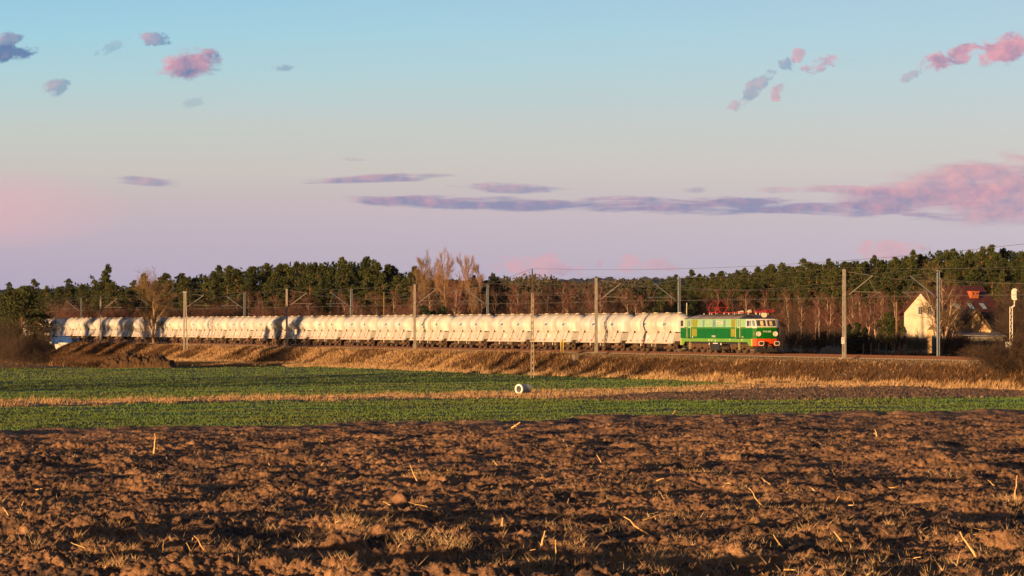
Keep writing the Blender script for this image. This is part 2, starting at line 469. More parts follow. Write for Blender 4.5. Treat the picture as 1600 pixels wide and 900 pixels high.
# ------------------------------------------------------------------ ploughed field: every clod in the mesh
def worley_dome(x, y, cell, seed, dens=1.0):
    gx_ = x / cell; gy_ = y / cell
    ix = np.floor(gx_).astype(np.int64); iy = np.floor(gy_).astype(np.int64)
    best = np.zeros_like(x)
    for ox in (-1, 0, 1):
        for oy in (-1, 0, 1):
            cx = ix + ox; cy = iy + oy
            hx_ = hash2(cx, cy, seed); hy_ = hash2(cx, cy, seed + 1); hr = hash2(cx, cy, seed + 2); ha = hash2(cx, cy, seed + 3)
            ddx = gx_ - (cx + hx_); ddy = gy_ - (cy + hy_)
            an = ha * 3.14; c_, s_ = np.cos(an), np.sin(an)
            u = ddx * c_ + ddy * s_; v = -ddx * s_ + ddy * c_
            r = .28 + .5 * hr
            d2 = (u / r) ** 2 + (v / (r * .68)) ** 2
            h = np.maximum(0, 1 - d2) ** .5 * r * (hr < dens + .0)
            best = np.maximum(best, h)
    return best
pc = np.linspace(-.205, .205, 1250)
pr = [41.0]
while pr[-1] < 182: pr.append(pr[-1] * 1.00088)
pr = np.array(pr)
A, YY = np.meshgrid(pc, pr)
XX = A * YY
px_ = 800 + A * F
yP = np.interp(px_, [-600, 0, 100, 400, 600, 800, 1000, 1200, 1600, 2200], [690, 679, 677, 673, 666, 663, 657, 653, 648, 644])
edgeY = toY(yP) + 2.2 * (fbm(XX * .8, YY * 0, 3, 77) - .5) * 2
# furrows run nearly across the view, slightly away to the right
fd = (YY * .985 - XX * .17)
wx = XX + .5 * (fbm(XX * .8, YY * .8, 2, 60) - .5); wy = YY + .5 * (fbm(XX * .8, YY * .8, 2, 61) - .5)
H = .40 * (fbm(XX * .16, YY * .20, 3, 50) - .5)
H = H + .055 * np.sin(fd * 2 * pi / 1.5 + 4 * fbm(XX * .25, YY * .3, 2, 51)) + .09 * np.sin(fd * 2 * pi / 7.4 + 3 * fbm(XX * .1, YY * .1, 2, 52))
H = H + .38 * (fbm(XX * 1.1, YY * 1.3, 4, 53) - .5)
patch = smooth(.40, .66, fbm(XX * .45, YY * .6, 3, 54))
H = H + .34 * worley_dome(wx * .75, wy, .5, 100, .42) * .55 * (.25 + .75 * patch)
H = H + .50 * worley_dome(wx * .7 + 3, wy + 7, .24, 110, .62) * .24 * (.45 + .75 * patch)
H = H + .58 * worley_dome(XX * .75 + 1, YY + 2, .12, 120, .85) * .12
H = H + .8 * worley_dome(XX * .8 + 5, YY + 4, .06, 130, .9) * .06
H = H + .05 * (fbm(XX * 9, YY * 9, 4, 55) - .5)
# thrown-up lip along the far edge, then down under the crop
de = edgeY - YY
H = H * (.45 + .55 * smooth(4, 16, de))
H = H + .22 * np.exp(-((de - 2.6) / 1.9) ** 2) * (.35 + 1.0 * fbm(XX * .5, YY * .2, 3, 56))
ZZp = ground_z(XX, YY) + H + .08
ZZp = ZZp - np.where(de < 1.2, (1.2 - de) * .45, 0)
keep_row = YY[:-1, :-1] < (edgeY[:-1, :-1] + 1.6)
nr, nc = XX.shape
idx = np.arange(nr * nc).reshape(nr, nc)
quads = np.stack([idx[:-1, :-1], idx[:-1, 1:], idx[1:, 1:], idx[1:, :-1]], -1)[keep_row]
used, inv = np.unique(quads.ravel(), return_inverse=True)
def soil_mat():
    m_ = bpy.data.materials.new('ploughed_soil'); m_.use_nodes = True
    t = m_.node_tree; t.nodes.clear(); q = NB(t)
    co = q.n('ShaderNodeNewGeometry').outputs['Position']
    a = q.noise(co, .5, 5, .6); b = q.noise(co, 6, 5, .65); c = q.noise(co, 45, 3, .6)
    f = q.m('ADD', q.m('MULTIPLY', a, .5), q.m('ADD', q.m('MULTIPLY', b, .35), q.m('MULTIPLY', c, .25)))
    col = q.ramp(f, [(.40, (.022, .022, .030, 1)), (.48, (.070, .053, .050, 1)), (.57, (.27, .155, .092, 1)), (.70, (.52, .31, .17, 1))])
    bs = q.n('ShaderNodeBsdfPrincipled'); q.l(col, bs.inputs['Base Color']); bs.inputs['Roughness'].default_value = .9; bs.inputs['Specular IOR Level'].default_value = .15
    bp = q.n('ShaderNodeBump'); bp.inputs['Strength'].default_value = 1; bp.inputs['Distance'].default_value = .03
    q.l(q.noise(co, 28, 5, .65), bp.inputs['Height']); q.l(bp.outputs[0], bs.inputs['Normal'])
    o = q.n('ShaderNodeOutputMaterial'); q.l(bs.outputs[0], o.inputs[0]); return m_
M['soil'] = soil_mat()
Vp = np.stack([XX, YY, ZZp], -1).reshape(-1, 3)
tag(mesh_np('ploughed_field', Vp[used], inv.reshape(-1, 4), M['soil'], smooth=False), kind='structure')
def plough_z(x, Y):
    i = int(round(np.interp(Y, pr, np.arange(len(pr))))); j = int(round(np.interp(x / Y, pc, np.arange(len(pc)))))
    return float(ZZp[i, j])
del Vall

# ------------------------------------------------------------------ blades of grass (stuff)
def blades(name, X, Y, Z, h, w, lean, mats, seed, nb=3, mi=None, windx=.25, kind='stuff'):
    r = np.random.default_rng(seed)
    N = len(X); n = N * nb
    X = np.repeat(X, nb); Y = np.repeat(Y, nb); Z = np.repeat(Z, nb); h = np.repeat(h, nb) * r.uniform(.55, 1.15, n); w = np.repeat(w, nb)
    sp = h * .35
    X = X + r.normal(0, 1, n) * sp * .5; Y = Y + r.normal(0, 1, n) * sp * .5
    a = r.uniform(0, 2 * pi, n); la = r.uniform(0, 2 * pi, n); L = r.uniform(.3, 1, n) * lean * h
    tx = X + np.cos(la) * L + windx * h; ty = Y + np.sin(la) * L
    cx, cy = np.cos(a) * w / 2, np.sin(a) * w / 2
    V = np.empty((n, 3, 3))
    V[:, 0] = np.stack([X - cx, Y - cy, Z - .03], -1); V[:, 1] = np.stack([X + cx, Y + cy, Z - .03], -1); V[:, 2] = np.stack([tx, ty, Z + h], -1)
    m2 = None if mi is None else np.repeat(mi, nb)
    o = mesh_np(name, V.reshape(-1, 3), np.arange(n * 3).reshape(-1, 3), mats, mi=m2)
    return tag(o, kind=kind) if kind else o
R = np.random.default_rng(4)
M['blade_green'] = mat('cereal_blade', (.082, .135, .023), .55, scale=.12, c2=(.12, .135, .03), coord='World', spec=.3, c3=(.07, .145, .025), sc3=.07)
M['straw'] = mat('dry_grass_blade', (.50, .33, .17), .8, scale=.9, c2=(.26, .155, .075), coord='World', spec=.2)
M['straw_pale'] = mat('pale_dry_grass', (.52, .37, .21), .8, scale=.6, c2=(.34, .22, .12), coord='World', spec=.2)
M['weed'] = mat('brown_weed', (.12, .062, .03), .85, scale=.7, c2=(.06, .035, .018), coord='World', spec=.2)
# crop
N = 330000
a = R.uniform(-.21, .21, N); Y = 130 * np.exp(R.uniform(0, 1, N) * math.log(420 / 130.)); X = a * Y
zn = zone_fn(X, Y); k = zn == 1
X, Y = X[k], Y[k]
thin = smooth(.25, .5, fbm(X * .25, Y * .25, 3, 90)) * .6 + .4
k = R.uniform(0, 1, len(X)) < thin; X, Y = X[k], Y[k]
hh = R.uniform(.05, .12, len(X)) * (1 + .25 * (Y > 200))
tag(blades('crop_grass', X, Y, ground_z(X, Y), hh, .045 + Y * .00014, .5, [M['blade_green']], 1, nb=2), 'short green winter cereal covering the field', 'grass')
# verge, strip edge
N = 90000
a = R.uniform(-.2, .2, N); Y = R.uniform(170, 285, N); X = a * Y
zn = zone_fn(X, Y); k = zn == 2; X, Y = X[k], Y[k]
hh = R.uniform(.15, .42, len(X)) * (.35 + 1.2 * fbm(X * .5, Y * .5, 3, 21))
mi = (R.uniform(0, 1, len(X)) < .6).astype(int) + (R.uniform(0, 1, len(X)) < .12)
blv = tag(blades('verge_grass', X, Y, ground_z(X, Y), hh, np.full(len(X), .05), .8, [M['straw'], M['straw_pale'], M['weed']], 2, nb=3, mi=np.minimum(mi, 2)), 'dry straw coloured grass along the strip between the green fields', 'grass')
# embankment slope
N = 420000
t = -R.uniform(20, 640, N) ; t = -20 - 620 * R.uniform(0, 1, N) ** 1.15
p = R.uniform(-42, -3.4, N)
X = ND[0] * (D0 + p) + TD[0] * t; Y = ND[1] * (D0 + p) + TD[1] * t
k = (np.abs(X) < .2 * Y) & (Y > 140); X, Y, p, t = X[k], Y[k], p[k], t[k]
zn = zone_fn(X, Y); k = zn == 4
k &= ~((t < BR1 - 3) & (t > BR0 - .5) & (p > -12))
X, Y, p, t = X[k], Y[k], p[k], t[k]
pxx = 800 + X / Y * F
pat = fbm(X * .22, Y * .22, 3, 70)
hh = R.uniform(.2, .55, len(X)) * (.4 + 1.1 * pat)
hh = np.where(p > -5, hh * .6, hh)
weed = (smooth(.42, .58, pat) * smooth(-10.5, -8.5, p) * (1 - smooth(-5.2, -4, p)))
weed = np.where(pxx < 260, np.maximum(weed, .8 * smooth(280, 180, pxx)), weed)  # left end: dark weed colour stands in for the unlit slope
u = R.uniform(0, 1, len(X))
band = smooth(780, 980, pxx)      # right part: gravel shoulder, then brown weeds, then pale grass at the foot
weed = weed * (1 - band) + band * 1.4 * smooth(-5.0, -5.9, p) * smooth(-9.4 + 1.2 * (pat - .5) * 4, -8.0, p)
hh = np.where((band > .5) & (p > -5.6), hh * .38, hh)
pale = smooth(-8.0, -10.5, p)
mi = np.where(u < weed * np.where(pxx < 300, 1.0, .65), 2, np.where(R.uniform(0, 1, len(X)) < pale * .75, 1, 0))  # full weed share at the left deepens the shade put into the colour
hh = np.where(mi == 2, hh * 1.35, hh)
tag(blades('bank_grass', X, Y, ground_z(X, Y), hh, .045 + Y * .00009, .75, [M['straw'], M['straw_pale'], M['weed']], 3, nb=3, mi=mi), 'dry tawny grass and weeds on the railway bank', 'grass')
# beyond the line: meadow grass
N = 60000
t = -R.uniform(60, 620, N); p = R.uniform(9, 55, N)
X = ND[0] * (D0 + p) + TD[0] * t; Y = ND[1] * (D0 + p) + TD[1] * t
k = (np.abs(X) < .2 * Y); X, Y, p = X[k], Y[k], p[k]
pxx = 800 + X / Y * F
gr = (pxx > 1230) & (pxx < 1490) & (p < 24)
M['meadow_blade'] = mat('meadow_blade', (.13, .14, .06), .8, scale=.5, c2=(.2, .16, .09), coord='World')
tag(blades('wayside_grass', X, Y, ground_z(X, Y), R.uniform(.15, .4, len(X)), np.full(len(X), .08), .7, [M['weed'], M['meadow_blade']], 5, nb=3, mi=gr.astype(int)), 'low rough grass beyond the railway line', 'grass')
# stones of the ballast shoulder
N = 130000
t = -20 - 600 * R.uniform(0, 1, N) ** 1.2; p = np.where(R.uniform(0, 1, N) < .85, R.uniform(-6.0, -1.6, N), R.uniform(-1.5, 6, N))
X = ND[0] * (D0 + p) + TD[0] * t; Y = ND[1] * (D0 + p) + TD[1] * t
k = (np.abs(X) < .2 * Y) & ~((t < BR1 - 1) & (t > BR0)); X, Y = X[k], Y[k]; n = len(X)
Z = ground_z(X, Y); sz = R.uniform(.03, .09, n)
off = np.array([[1, 0, 0], [0, 1, 0], [-1, 0, 0], [0, -1, 0], [0, 0, 1.0]])
V = np.stack([X, Y, Z], -1)[:, None, :] + off[None] * sz[:, None, None] * R.uniform(.6, 1.3, (n, 5, 1))
tri = np.array([[0, 1, 4], [1, 2, 4], [2, 3, 4], [3, 0, 4]])
Fq = (np.arange(n)[:, None, None] * 5 + tri[None]).reshape(-1, 3)
tag(mesh_np('ballast_stones', V.reshape(-1, 3), Fq, M['ballast']), 'loose stones of the railway ballast shoulder', 'gravel', kind='stuff')

# clods of the bare strip
N = 110000
a = R.uniform(.01, .21, N); Y = R.uniform(200, 275, N); X = a * Y
k = zone_fn(X, Y) == 3; X, Y = X[k], Y[k]; n = len(X)
Z = ground_z(X, Y); sz = R.uniform(.05, .20, n) * (.4 + fbm(X * .5, Y * .5, 2, 17))
V = np.stack([X, Y, Z], -1)[:, None, :] + off[None] * sz[:, None, None] * R.uniform(.6, 1.3, (n, 5, 1))
Fq = (np.arange(n)[:, None, None] * 5 + tri[None]).reshape(-1, 3)
tag(mesh_np('soil_clods', V.reshape(-1, 3), Fq, M['strip']), 'small clods of turned soil on the bare strip at the right', 'soil', kind='stuff')

# ------------------------------------------------------------------ rails and sleepers
for p0 in (0.0, 4.0):
    mb = MB()
    for sgn in (-1, 1):
        for (a0, a1, z0, z1) in ((-.035, .035, RZ - .05, RZ), (-.01, .01, RZ - .15, RZ - .05), (-.07, .07, RZ - .17, RZ - .15)):
            pts = []
            for t in (-680, 0):
                for (pp, zz) in ((p0 + sgn * .7525 + a0, z0), (p0 + sgn * .7525 + a1, z0), (p0 + sgn * .7525 + a1, z1), (p0 + sgn * .7525 + a0, z1)):
                    pts.append(WT(t, pp, zz))
            b = len(mb.v); mb.v += pts
            for f in ((0, 1, 5, 4), (1, 2, 6, 5), (2, 3, 7, 6), (3, 0, 4, 7)): mb.f.append(tuple(b + i for i in f)); mb.m.append(0)
    for i in range(1000):
        t = -20 - i * .62
        if BR0 - 1 < t < BR1 + 1: continue
        x, y, _ = WT(t, p0)
        ca, sa = ND * 1.25, TD * .12
        c4 = [(x - ca[0] - sa[0], y - ca[1] - sa[1]), (x + ca[0] - sa[0], y + ca[1] - sa[1]), (x + ca[0] + sa[0], y + ca[1] + sa[1]), (x - ca[0] + sa[0], y - ca[1] + sa[1])]
        mb.mat = 1
        mb.hexa([(q[0], q[1], 2.2) for q in c4] + [(q[0], q[1], RZ - .172) for q in c4])
    o = mb.build('railway_track', [M['rail'], M['sleeper']])
    tag(o, kind='structure')
# ------------------------------------------------------------------ train
def paint(name, c, rough=.4, dirt=.35, rnd=.06, spec=.4):
    return mat(name, c, rough, scale=1.6, c2=tuple(x * (1 - dirt) for x in c[:3]), rnd=rnd, spec=spec, detail=7, bump=.004, bscale=3)
def tank_mat():
    m_ = bpy.data.materials.new('cream_tank_paint'); m_.use_nodes = True
    t = m_.node_tree; t.nodes.clear(); q = NB(t)
    oc = q.n('ShaderNodeTexCoord').outputs['Object']
    mp = q.n('ShaderNodeMapping'); q.l(oc, mp.inputs[0]); mp.inputs['Scale'].default_value = (3.0, 3.0, .35)
    oi = q.n('ShaderNodeObjectInfo')
    ad = q.n('ShaderNodeVectorMath', operation='ADD'); q.l(mp.outputs[0], ad.inputs[0])
    cb = q.n('ShaderNodeCombineXYZ'); q.l(q.m('MULTIPLY', oi.outputs['Random'], 60), cb.inputs[0]); q.l(cb.outputs[0], ad.inputs[1])
    streak = q.noise(ad.outputs[0], 1.2, 6, .65)
    blot = q.noise(ad.outputs[0], .4, 3, .5)
    f = q.m('MULTIPLY_ADD', q.m('SUBTRACT', q.m('ADD', q.m('MULTIPLY', streak, .6), q.m('MULTIPLY', blot, .4)), .5), 3.2, .42, clamp=True)
    cl = q.mix(oi.outputs['Random'], (.68, .68, .67, 1), (.56, .61, .69, 1))
    col = q.mix(f, cl, (.43, .39, .34, 1))
    # each tank wagon is a little cleaner or dirtier than the next
    hs = q.n('ShaderNodeHueSaturation'); hs.inputs['Value'].default_value = .97
    q.l(col, hs.inputs['Color'])
    b = q.n('ShaderNodeBsdfPrincipled'); q.l(hs.outputs[0], b.inputs['Base Color']); b.inputs['Roughness'].default_value = .5; b.inputs['Specular IOR Level'].default_value = .35
    o = q.n('ShaderNodeOutputMaterial'); q.l(b.outputs[0], o.inputs[0]); return m_
M['tank'] = tank_mat()
M['skirt'] = paint('white_skirt_paint', (.58, .56, .55), .55, .35, .10)
M['under'] = mat('grimy_underframe', (.075, .045, .026), .8, scale=3, c2=(.025, .017, .012))
M['under_lt'] = mat('dusty_bogie', (.15, .085, .045), .85, scale=3, c2=(.05, .03, .018), rnd=.2)
M['wheel'] = mat('worn_wheel', (.10, .065, .045), .55, scale=4)
M['redlead'] = paint('red_mark', (.42, .05, .03))
M['bluemark'] = paint('blue_mark', (.05, .16, .38))
M['band'] = paint('grey_blue_band', (.28, .38, .44))
M['glass'] = mat('dark_glass', (.05, .07, .09), .08, scale=2, spec=.9)
M['pale_glass'] = mat('sky_blue_glass', (.16, .27, .33), .15, scale=2, spec=.8)
M['walk'] = paint('cream_walkway', (.6, .53, .44))

def wagon_section(w, zt):
    """half outline of the tank, near to far, w: 0..1 fullness"""
    hw = 1.5 * (1 - .22 * w)
    tp = zt - .12 * w
    half = [(-(1.13), 2.16), (-(1.30 - .1 * w), 2.42), (-(hw - .05), 2.72), (-hw, 2.86), (-hw, 3.12), (-(hw - .06), 3.32), (-(hw - .34), 3.66), (-(hw - .68), 3.93 - .05 * w), (-.45, tp - .03), (0, tp)]
    return half + [(-y, z) for y, z in reversed(half[:-1])]
def make_wagon():
    root = empty('cement_wagon', (0, 0, 0))
    L = 12.3
    # tank: four hopper cells in a row, rounded ends
    rings = []; cell = 3.1
    n_ = 76
    for i in range(n_ + 1):
        u = -L / 2 + L * i / n_
        c = (u + L / 2) / cell; fr = c - math.floor(c + 1e-9) if c < 4 else 1.0
        e = abs(fr - .5) * 2
        w = e ** 3.2
        ds = 1.0
        end = min(u + L / 2, L / 2 - u)
        if end < 1.5: ds = 1 - .52 * (1 - sqrt(max(0, 1 - (1 - end / 1.5) ** 2)))
        ring = []
        for (y, z) in wagon_section(w, 4.15):
            ring.append((u, y * ds, 2.16 + (z - 2.16) * (1 - (1 - ds) * .70)))
        rings.append(ring)
    mb = MB(); mb.loft(rings)
    tank = mb.build('tank', M['tank'], root, smooth=True)
    # seams and band round the cells
    for u0, wd, mm, nm in ((-L / 2 + 3.1 * 3 + .55, .09, M['band'], 'grey_band'),):
        rg = []
        for u in (u0 - wd, u0 + wd):
            c = (u + L / 2) / cell; fr = c - math.floor(c); w = (abs(fr - .5) * 2) ** 3.2
            rg.append([(u, y * 1.006, z + .004) for (y, z) in wagon_section(w, 4.155)])
        mb = MB(); mb.loft(rg, closed=False, cap=False); mb.build('painted_band', mm, tank, smooth=True)
    # white side skirts: plates leaning out towards the foot, closed ends
    mb = MB()
    xb, xt, yb, yt, zb, zt = 6.1, 5.85, 1.47, 1.16, .97, 2.08
    mb.hexa([(-xb, -yb, zb), (xb, -yb, zb), (xb, yb, zb), (-xb, yb, zb), (-xt, -yt, zt), (xt, -yt, zt), (xt, yt, zt), (-xt, yt, zt)])
    sk = mb.build('skirt', M['skirt'], root)
    mb = MB()
    for sy in (-1, 1):
        mb.hexa([(-6.16, sy * 1.5 - .03, .93), (6.16, sy * 1.5 - .03, .93), (6.16, sy * 1.5 + .03, .93), (-6.16, sy * 1.5 + .03, .93),
                 (-6.16, sy * 1.5 - .03, 1.06), (6.16, sy * 1.5 - .03, 1.06), (6.16, sy * 1.5 + .03, 1.06), (-6.16, sy * 1.5 + .03, 1.06)])
        mb.box(-6.1, 6.1, sy * 1.16 - .04, sy * 1.16 + .04, 2.082, 2.20)
    mb.build('sill', M['walk'], sk)
    lean = (yb - yt) / (zt - zb)
    def on(z): return yb - (z - zb) * lean
    for sy in (-1, 1):
        for k in range(4):
            xk = -4.65 + 3.1 * k
            mb = MB()
            mb.mat = 0
            mb.tube([(xk - .15, sy * (on(1.25) + .08), 1.25), (xk + .12, sy * (on(2.1) + .14), 2.12), (xk + .2, sy * 1.2, 2.5)], .055, 6)
            mb.mat = 1
            mb.tube([(xk - .17, sy * (on(1.2) + .07), 1.12), (xk - .17, sy * (on(1.3) + .12), 1.3)], .1, 6)
            mb.mat = 2
            mb.hexa([(xk + .12, sy * 1.18 - .02, 2.05), (xk + .62, sy * 1.18 - .02, 2.05), (xk + .62, sy * 1.18 + .02, 2.05), (xk + .12, sy * 1.18 + .02, 2.05),
                     (xk + .18, sy * 1.22 - .02, 2.4), (xk + .24, sy * 1.22 - .02, 2.4), (xk + .24, sy * 1.22 + .02, 2.4), (xk + .18, sy * 1.22 + .02, 2.4)])
            mb.build('outlet_pipe', [M['walk'], M['redlead'], M['under']], root)
        # small plates and lamps on the skirt
        def plate(x0, x1, z0, z1, m_, nm, par=sk, th=.012):
            mb = MB(); mb.hexa([(x0, sy * (on(z0) + .002), z0), (x1, sy * (on(z0) + .002), z0), (x1, sy * (on(z0) + th), z0), (x0, sy * (on(z0) + th), z0),
                                (x0, sy * (on(z1) + .002), z1), (x1, sy * (on(z1) + .002), z1), (x1, sy * (on(z1) + th), z1), (x0, sy * (on(z1) + th), z1)])
            mb.build(nm, m_, par)
        plate(-1.1, -.1, 1.35, 1.85, M['panel'], 'data_panel')
        plate(-.9, -.2, 1.9, 1.98, M['yellowmark'], 'data_strip')
        plate(3.35, 3.52, 1.1, 2.05, M['band'], 'painted_stripe', th=.006)
        for xx in (-3.3, -3.0, -.55, 1.9):
            mb = MB(); zz = 1.15 + .1 * (int(xx * 10) % 3)
            mb.hexa([(xx - .05, sy * (on(zz) + .001), zz), (xx + .05, sy * (on(zz) + .001), zz), (xx + .05, sy * (on(zz) + .02), zz), (xx - .05, sy * (on(zz) + .02), zz),
                     (xx - .05, sy * (on(zz + .12) + .001), zz + .12), (xx + .05, sy * (on(zz + .12) + .001), zz + .12), (xx + .05, sy * (on(zz + .12) + .02), zz + .12), (xx - .05, sy * (on(zz + .12) + .02), zz + .12)])
            mb.build('stencil_mark', M['brownmark'], sk)
        # access ladder
        mb = MB()
        for xx in (1.45, 1.80):
            mb.tube([(xx, sy * 1.52, .55), (xx + .05, sy * 1.55, 1.0), (xx + .1, sy * 1.24, 2.1), (xx + .14, sy * 1.58, 2.8), (xx + .14, sy * 1.56, 3.2), (xx + .14, sy * .9, 3.98)], .022, 4)
        for q in range(9):
            z = .65 + q * .3; y = 1.52 if z < 1.0 else (1.55 - (z - 1) * .28 if z < 2.1 else min(1.56, 1.24 + (z - 2.1) * .49))
            mb.tube([(1.47, sy * y, z), (1.88, sy * y, z)], .016, 4)
        mb.build('ladder', M['walk'], root)
        # emblem: a blue swoosh on the second and fourth cells
        for xk in (-1.55 + .35, 1.55 + 2.5):
            mb = MB()
            pts = [(-.38, -.10), (-.1, -.16), (.22, -.06), (.45, .16), (.3, .2), (.1, .1), (-.15, .1), (-.36, .04)]
            mb.add([(xk + a * 1.0, sy * 1.508, 2.99 + b * .8) for a, b in pts] + [(xk + a, sy * 1.49, 2.99 + b * .8) for a, b in pts],
                   [tuple(range(8))] + [(i, (i + 1) % 8, 8 + (i + 1) % 8, 8 + i) for i in range(8)])
            mb.build('emblem', M['bluemark'], tank)
    # roof walkway with hatches
    mb = MB()
    mb.box(-5.6, 5.6, -.62, -.30, 4.17, 4.20)
    for k in range(12): mb.tube([(-5.5 + k, -.6, 4.02), (-5.5 + k, -.6, 4.17)], .02, 4)
    wk = mb.build('walkway', M['walk'], root)
    for k in range(4):
        mb = MB(); xk = -4.65 + 3.1 * k
        mb.disc((xk, .05, 4.17), (0, 0, 1), .27, .12, 12); mb.disc((xk, .05, 4.25), (0, 0, 1), .20, .05, 12); mb.tube([(xk - .25, .05, 4.24), (xk + .35, .05, 4.26)], .02, 4)
        mb.build('hatch', M['walk'], root)
    # underframe
    mb = MB()
    mb.box(-6.4, 6.4, -.35, .35, .85, 1.15)
    mb.box(-6.35, -6.15, -1.3, 1.3, .86, 1.2); mb.box(6.15, 6.35, -1.3, 1.3, .86, 1.2)
    mb.box(-1.6, -.5, -1.15, -.4, .5, .95); mb.box(.2, 1.1, -1.0, .9, .42, .9); mb.tube([(-1.9, -.7, .6), (2.0, -.7, .6)], .13, 8)
    mb.tube([(-2.4, -1.1, .55), (2.4, -1.1, .55)], .03, 5)
    mb.build('underframe', M['under'], root)
    for sx in (-1, 1):
        mb = MB()
        mb.box(sx * 6.35 - .05, sx * 6.35 + .05, -.15, .15, .9, 1.15); mb.tube([(sx * 6.35, 0, 1.04), (sx * 6.9, 0, 1.0)], .05, 6)
        mb.build('coupling', M['under'], root)
        for sy in (-1, 1):
            mb = MB(); mb.tube([(sx * 6.35, sy * .875, 1.04), (sx * 6.88, sy * .875, 1.04)], .1, 8); mb.disc((sx * 6.93, sy * .875, 1.04), (1, 0, 0), .22, .06, 14)
            mb.build('buffer', M['under'], root)
        bc = sx * 4.3
        mb = MB()
        for sy in (-1, 1):
            y0 = sy * 1.03
            prof = [(-1.35, .52), (-1.25, .66), (-.6, .62), (-.35, .80), (.35, .80), (.6, .62), (1.25, .66), (1.35, .52), (1.1, .34), (.75, .36), (.5, .46), (-.5, .46), (-.75, .36), (-1.1, .34)]
            k = len(prof)
            mb.add([(bc + a, y0 - .07, z) for a, z in prof] + [(bc + a, y0 + .07, z) for a, z in prof],
                   [tuple(range(k)), tuple(reversed(range(k, 2 * k)))] + [(i, k + i, k + (i + 1) % k, (i + 1) % k) for i in range(k)])
            for a in (-.22, 0, .22): mb.tube([(bc + a, sy * 1.13, .48), (bc + a, sy * 1.13, .74)], .07, 8)
            for a in (-.9, .9): mb.disc((bc + a, sy * 1.16, .46), (0, 1, 0), .14, .12, 10)
        mb.box(bc - .15, bc + .15, -1.0, 1.0, .5, .8)
        bg_ = mb.build('bogie', M['under_lt'], root)
        for a in (-.9, .9):
            mb = MB()
            for sy in (-1, 1): mb.disc((bc + a, sy * .72, .46), (0, 1, 0), .46, .13, 20); mb.disc((bc + a, sy * .80, .46), (0, 1, 0), .2, .06, 12)
            mb.tube([(bc + a, -.7, .46), (bc + a, .7, .46)], .08, 8)
            mb.build('wheelset', M['wheel'], bg_)
        # brake lever, little light coloured fittings under the sill
    for (xa_, xb_, za_, zb_) in ((-2.35, -2.2, .62, .9), (.55, .66, .62, .9)):
        mb = MB(); mb.box(xa_, xb_, -1.44, -1.4, za_, zb_); mb.build('brake_plate', M['panel'], root)
    mb = MB(); mb.box(5.0, 5.6, -1.48, -1.40, .78, .82); mb.build('footstep', M['walk'], root)
    return root
M['panel'] = paint('white_panel', (.75, .74, .70)); M['yellowmark'] = paint('yellow_mark', (.6, .5, .12)); M['brownmark'] = paint('brown_mark', (.16, .08, .05))
wag = make_wagon()
t0 = line_t(978.2, -1.47) + 6.1          # centre of the first wagon
PITCH = 13.94
sector = ['coupled directly behind the green locomotive', 'second behind the green locomotive', 'third behind the green locomotive, left of the twin yellow posts',
          'fourth behind the locomotive, right of the tall wooden-armed power pole', 'fifth behind the locomotive, just left of the power pole']
words = ['sixth', 'seventh', 'eighth', 'ninth', 'tenth', 'eleventh', 'twelfth', 'thirteenth', 'fourteenth', 'fifteenth', 'sixteenth', 'seventeenth', 'eighteenth', 'nineteenth', 'twentieth', 'twenty first', 'twenty second', 'twenty third']
for i in range(22):
    o = wag if i == 0 else copy_tree(wag)
    o.location = WT(t0 - PITCH * i, 0, RZ); o.rotation_euler = (0, 0, TRK_A)
    where = ['coupled directly behind the green locomotive', 'second in line behind the green locomotive', 'third behind the locomotive, standing behind the twin yellow posts',
             'fourth behind the locomotive, just right of the tall power pole', 'fifth behind the locomotive, just left of the tall power pole'][i] if i < 5 else '%s wagon counted from the green locomotive' % words[i - 5]
    if i == 21: where = 'last one on the left, half hidden by the pine'
    tag(o, 'cream four-cell cement tank wagon, ' + where, 'tank wagon', 'cement wagons of the long goods train')

# ------------------------------------------------------------------ locomotive
M['l_dark'] = paint('dark_green_paint', (.004, .14, .009), .35, .25, 0)
M['l_light'] = paint('pale_green_paint', (.26, .50, .25), .4, .15, 0)
M['l_lime'] = paint('lime_green_paint', (.16, .35, .05), .4, .2, 0)
M['l_white'] = paint('white_cab_paint', (.72, .66, .66), .4, .15, 0)
M['l_red'] = paint('orange_red_paint', (.75, .075, .012), .4, .2, 0)
M['l_yellow'] = paint('yellow_edge_paint', (.75, .55, .05), .4, .1, 0)
M['l_olive'] = paint('olive_grille', (.26, .29, .03), .55, .3, 0)
M['l_roof'] = mat('grey_roof_sheet', (.34, .29, .28), .5, scale=2.5, c2=(.20, .165, .155), detail=7)
M['l_roofdark'] = mat('dark_roof_end', (.045, .035, .035), .5, scale=3)  # darker tone for the roof ends, seams and walkway
M['l_panto'] = paint('red_pantograph_paint', (.45, .022, .016), .4, .2, 0)
M['porcelain'] = mat('cream_insulator', (.6, .5, .38), .3, scale=4)
M['lamp'] = mat('lamp_glass', (.85, .78, .6), .1, scale=5, spec=.9)
M['chrome'] = mat('pale_lamp_rim', (.7, .66, .6), .3, scale=5)
M['l_black'] = mat('black_equipment', (.03, .028, .028), .5, scale=4)
M['rail_y'] = paint('cream_handrail', (.62, .55, .3))
M['skin'] = mat('face', (.55, .32, .2), .6, scale=9); M['blind'] = mat('cream_blind', (.78, .55, .26), .8, scale=5)

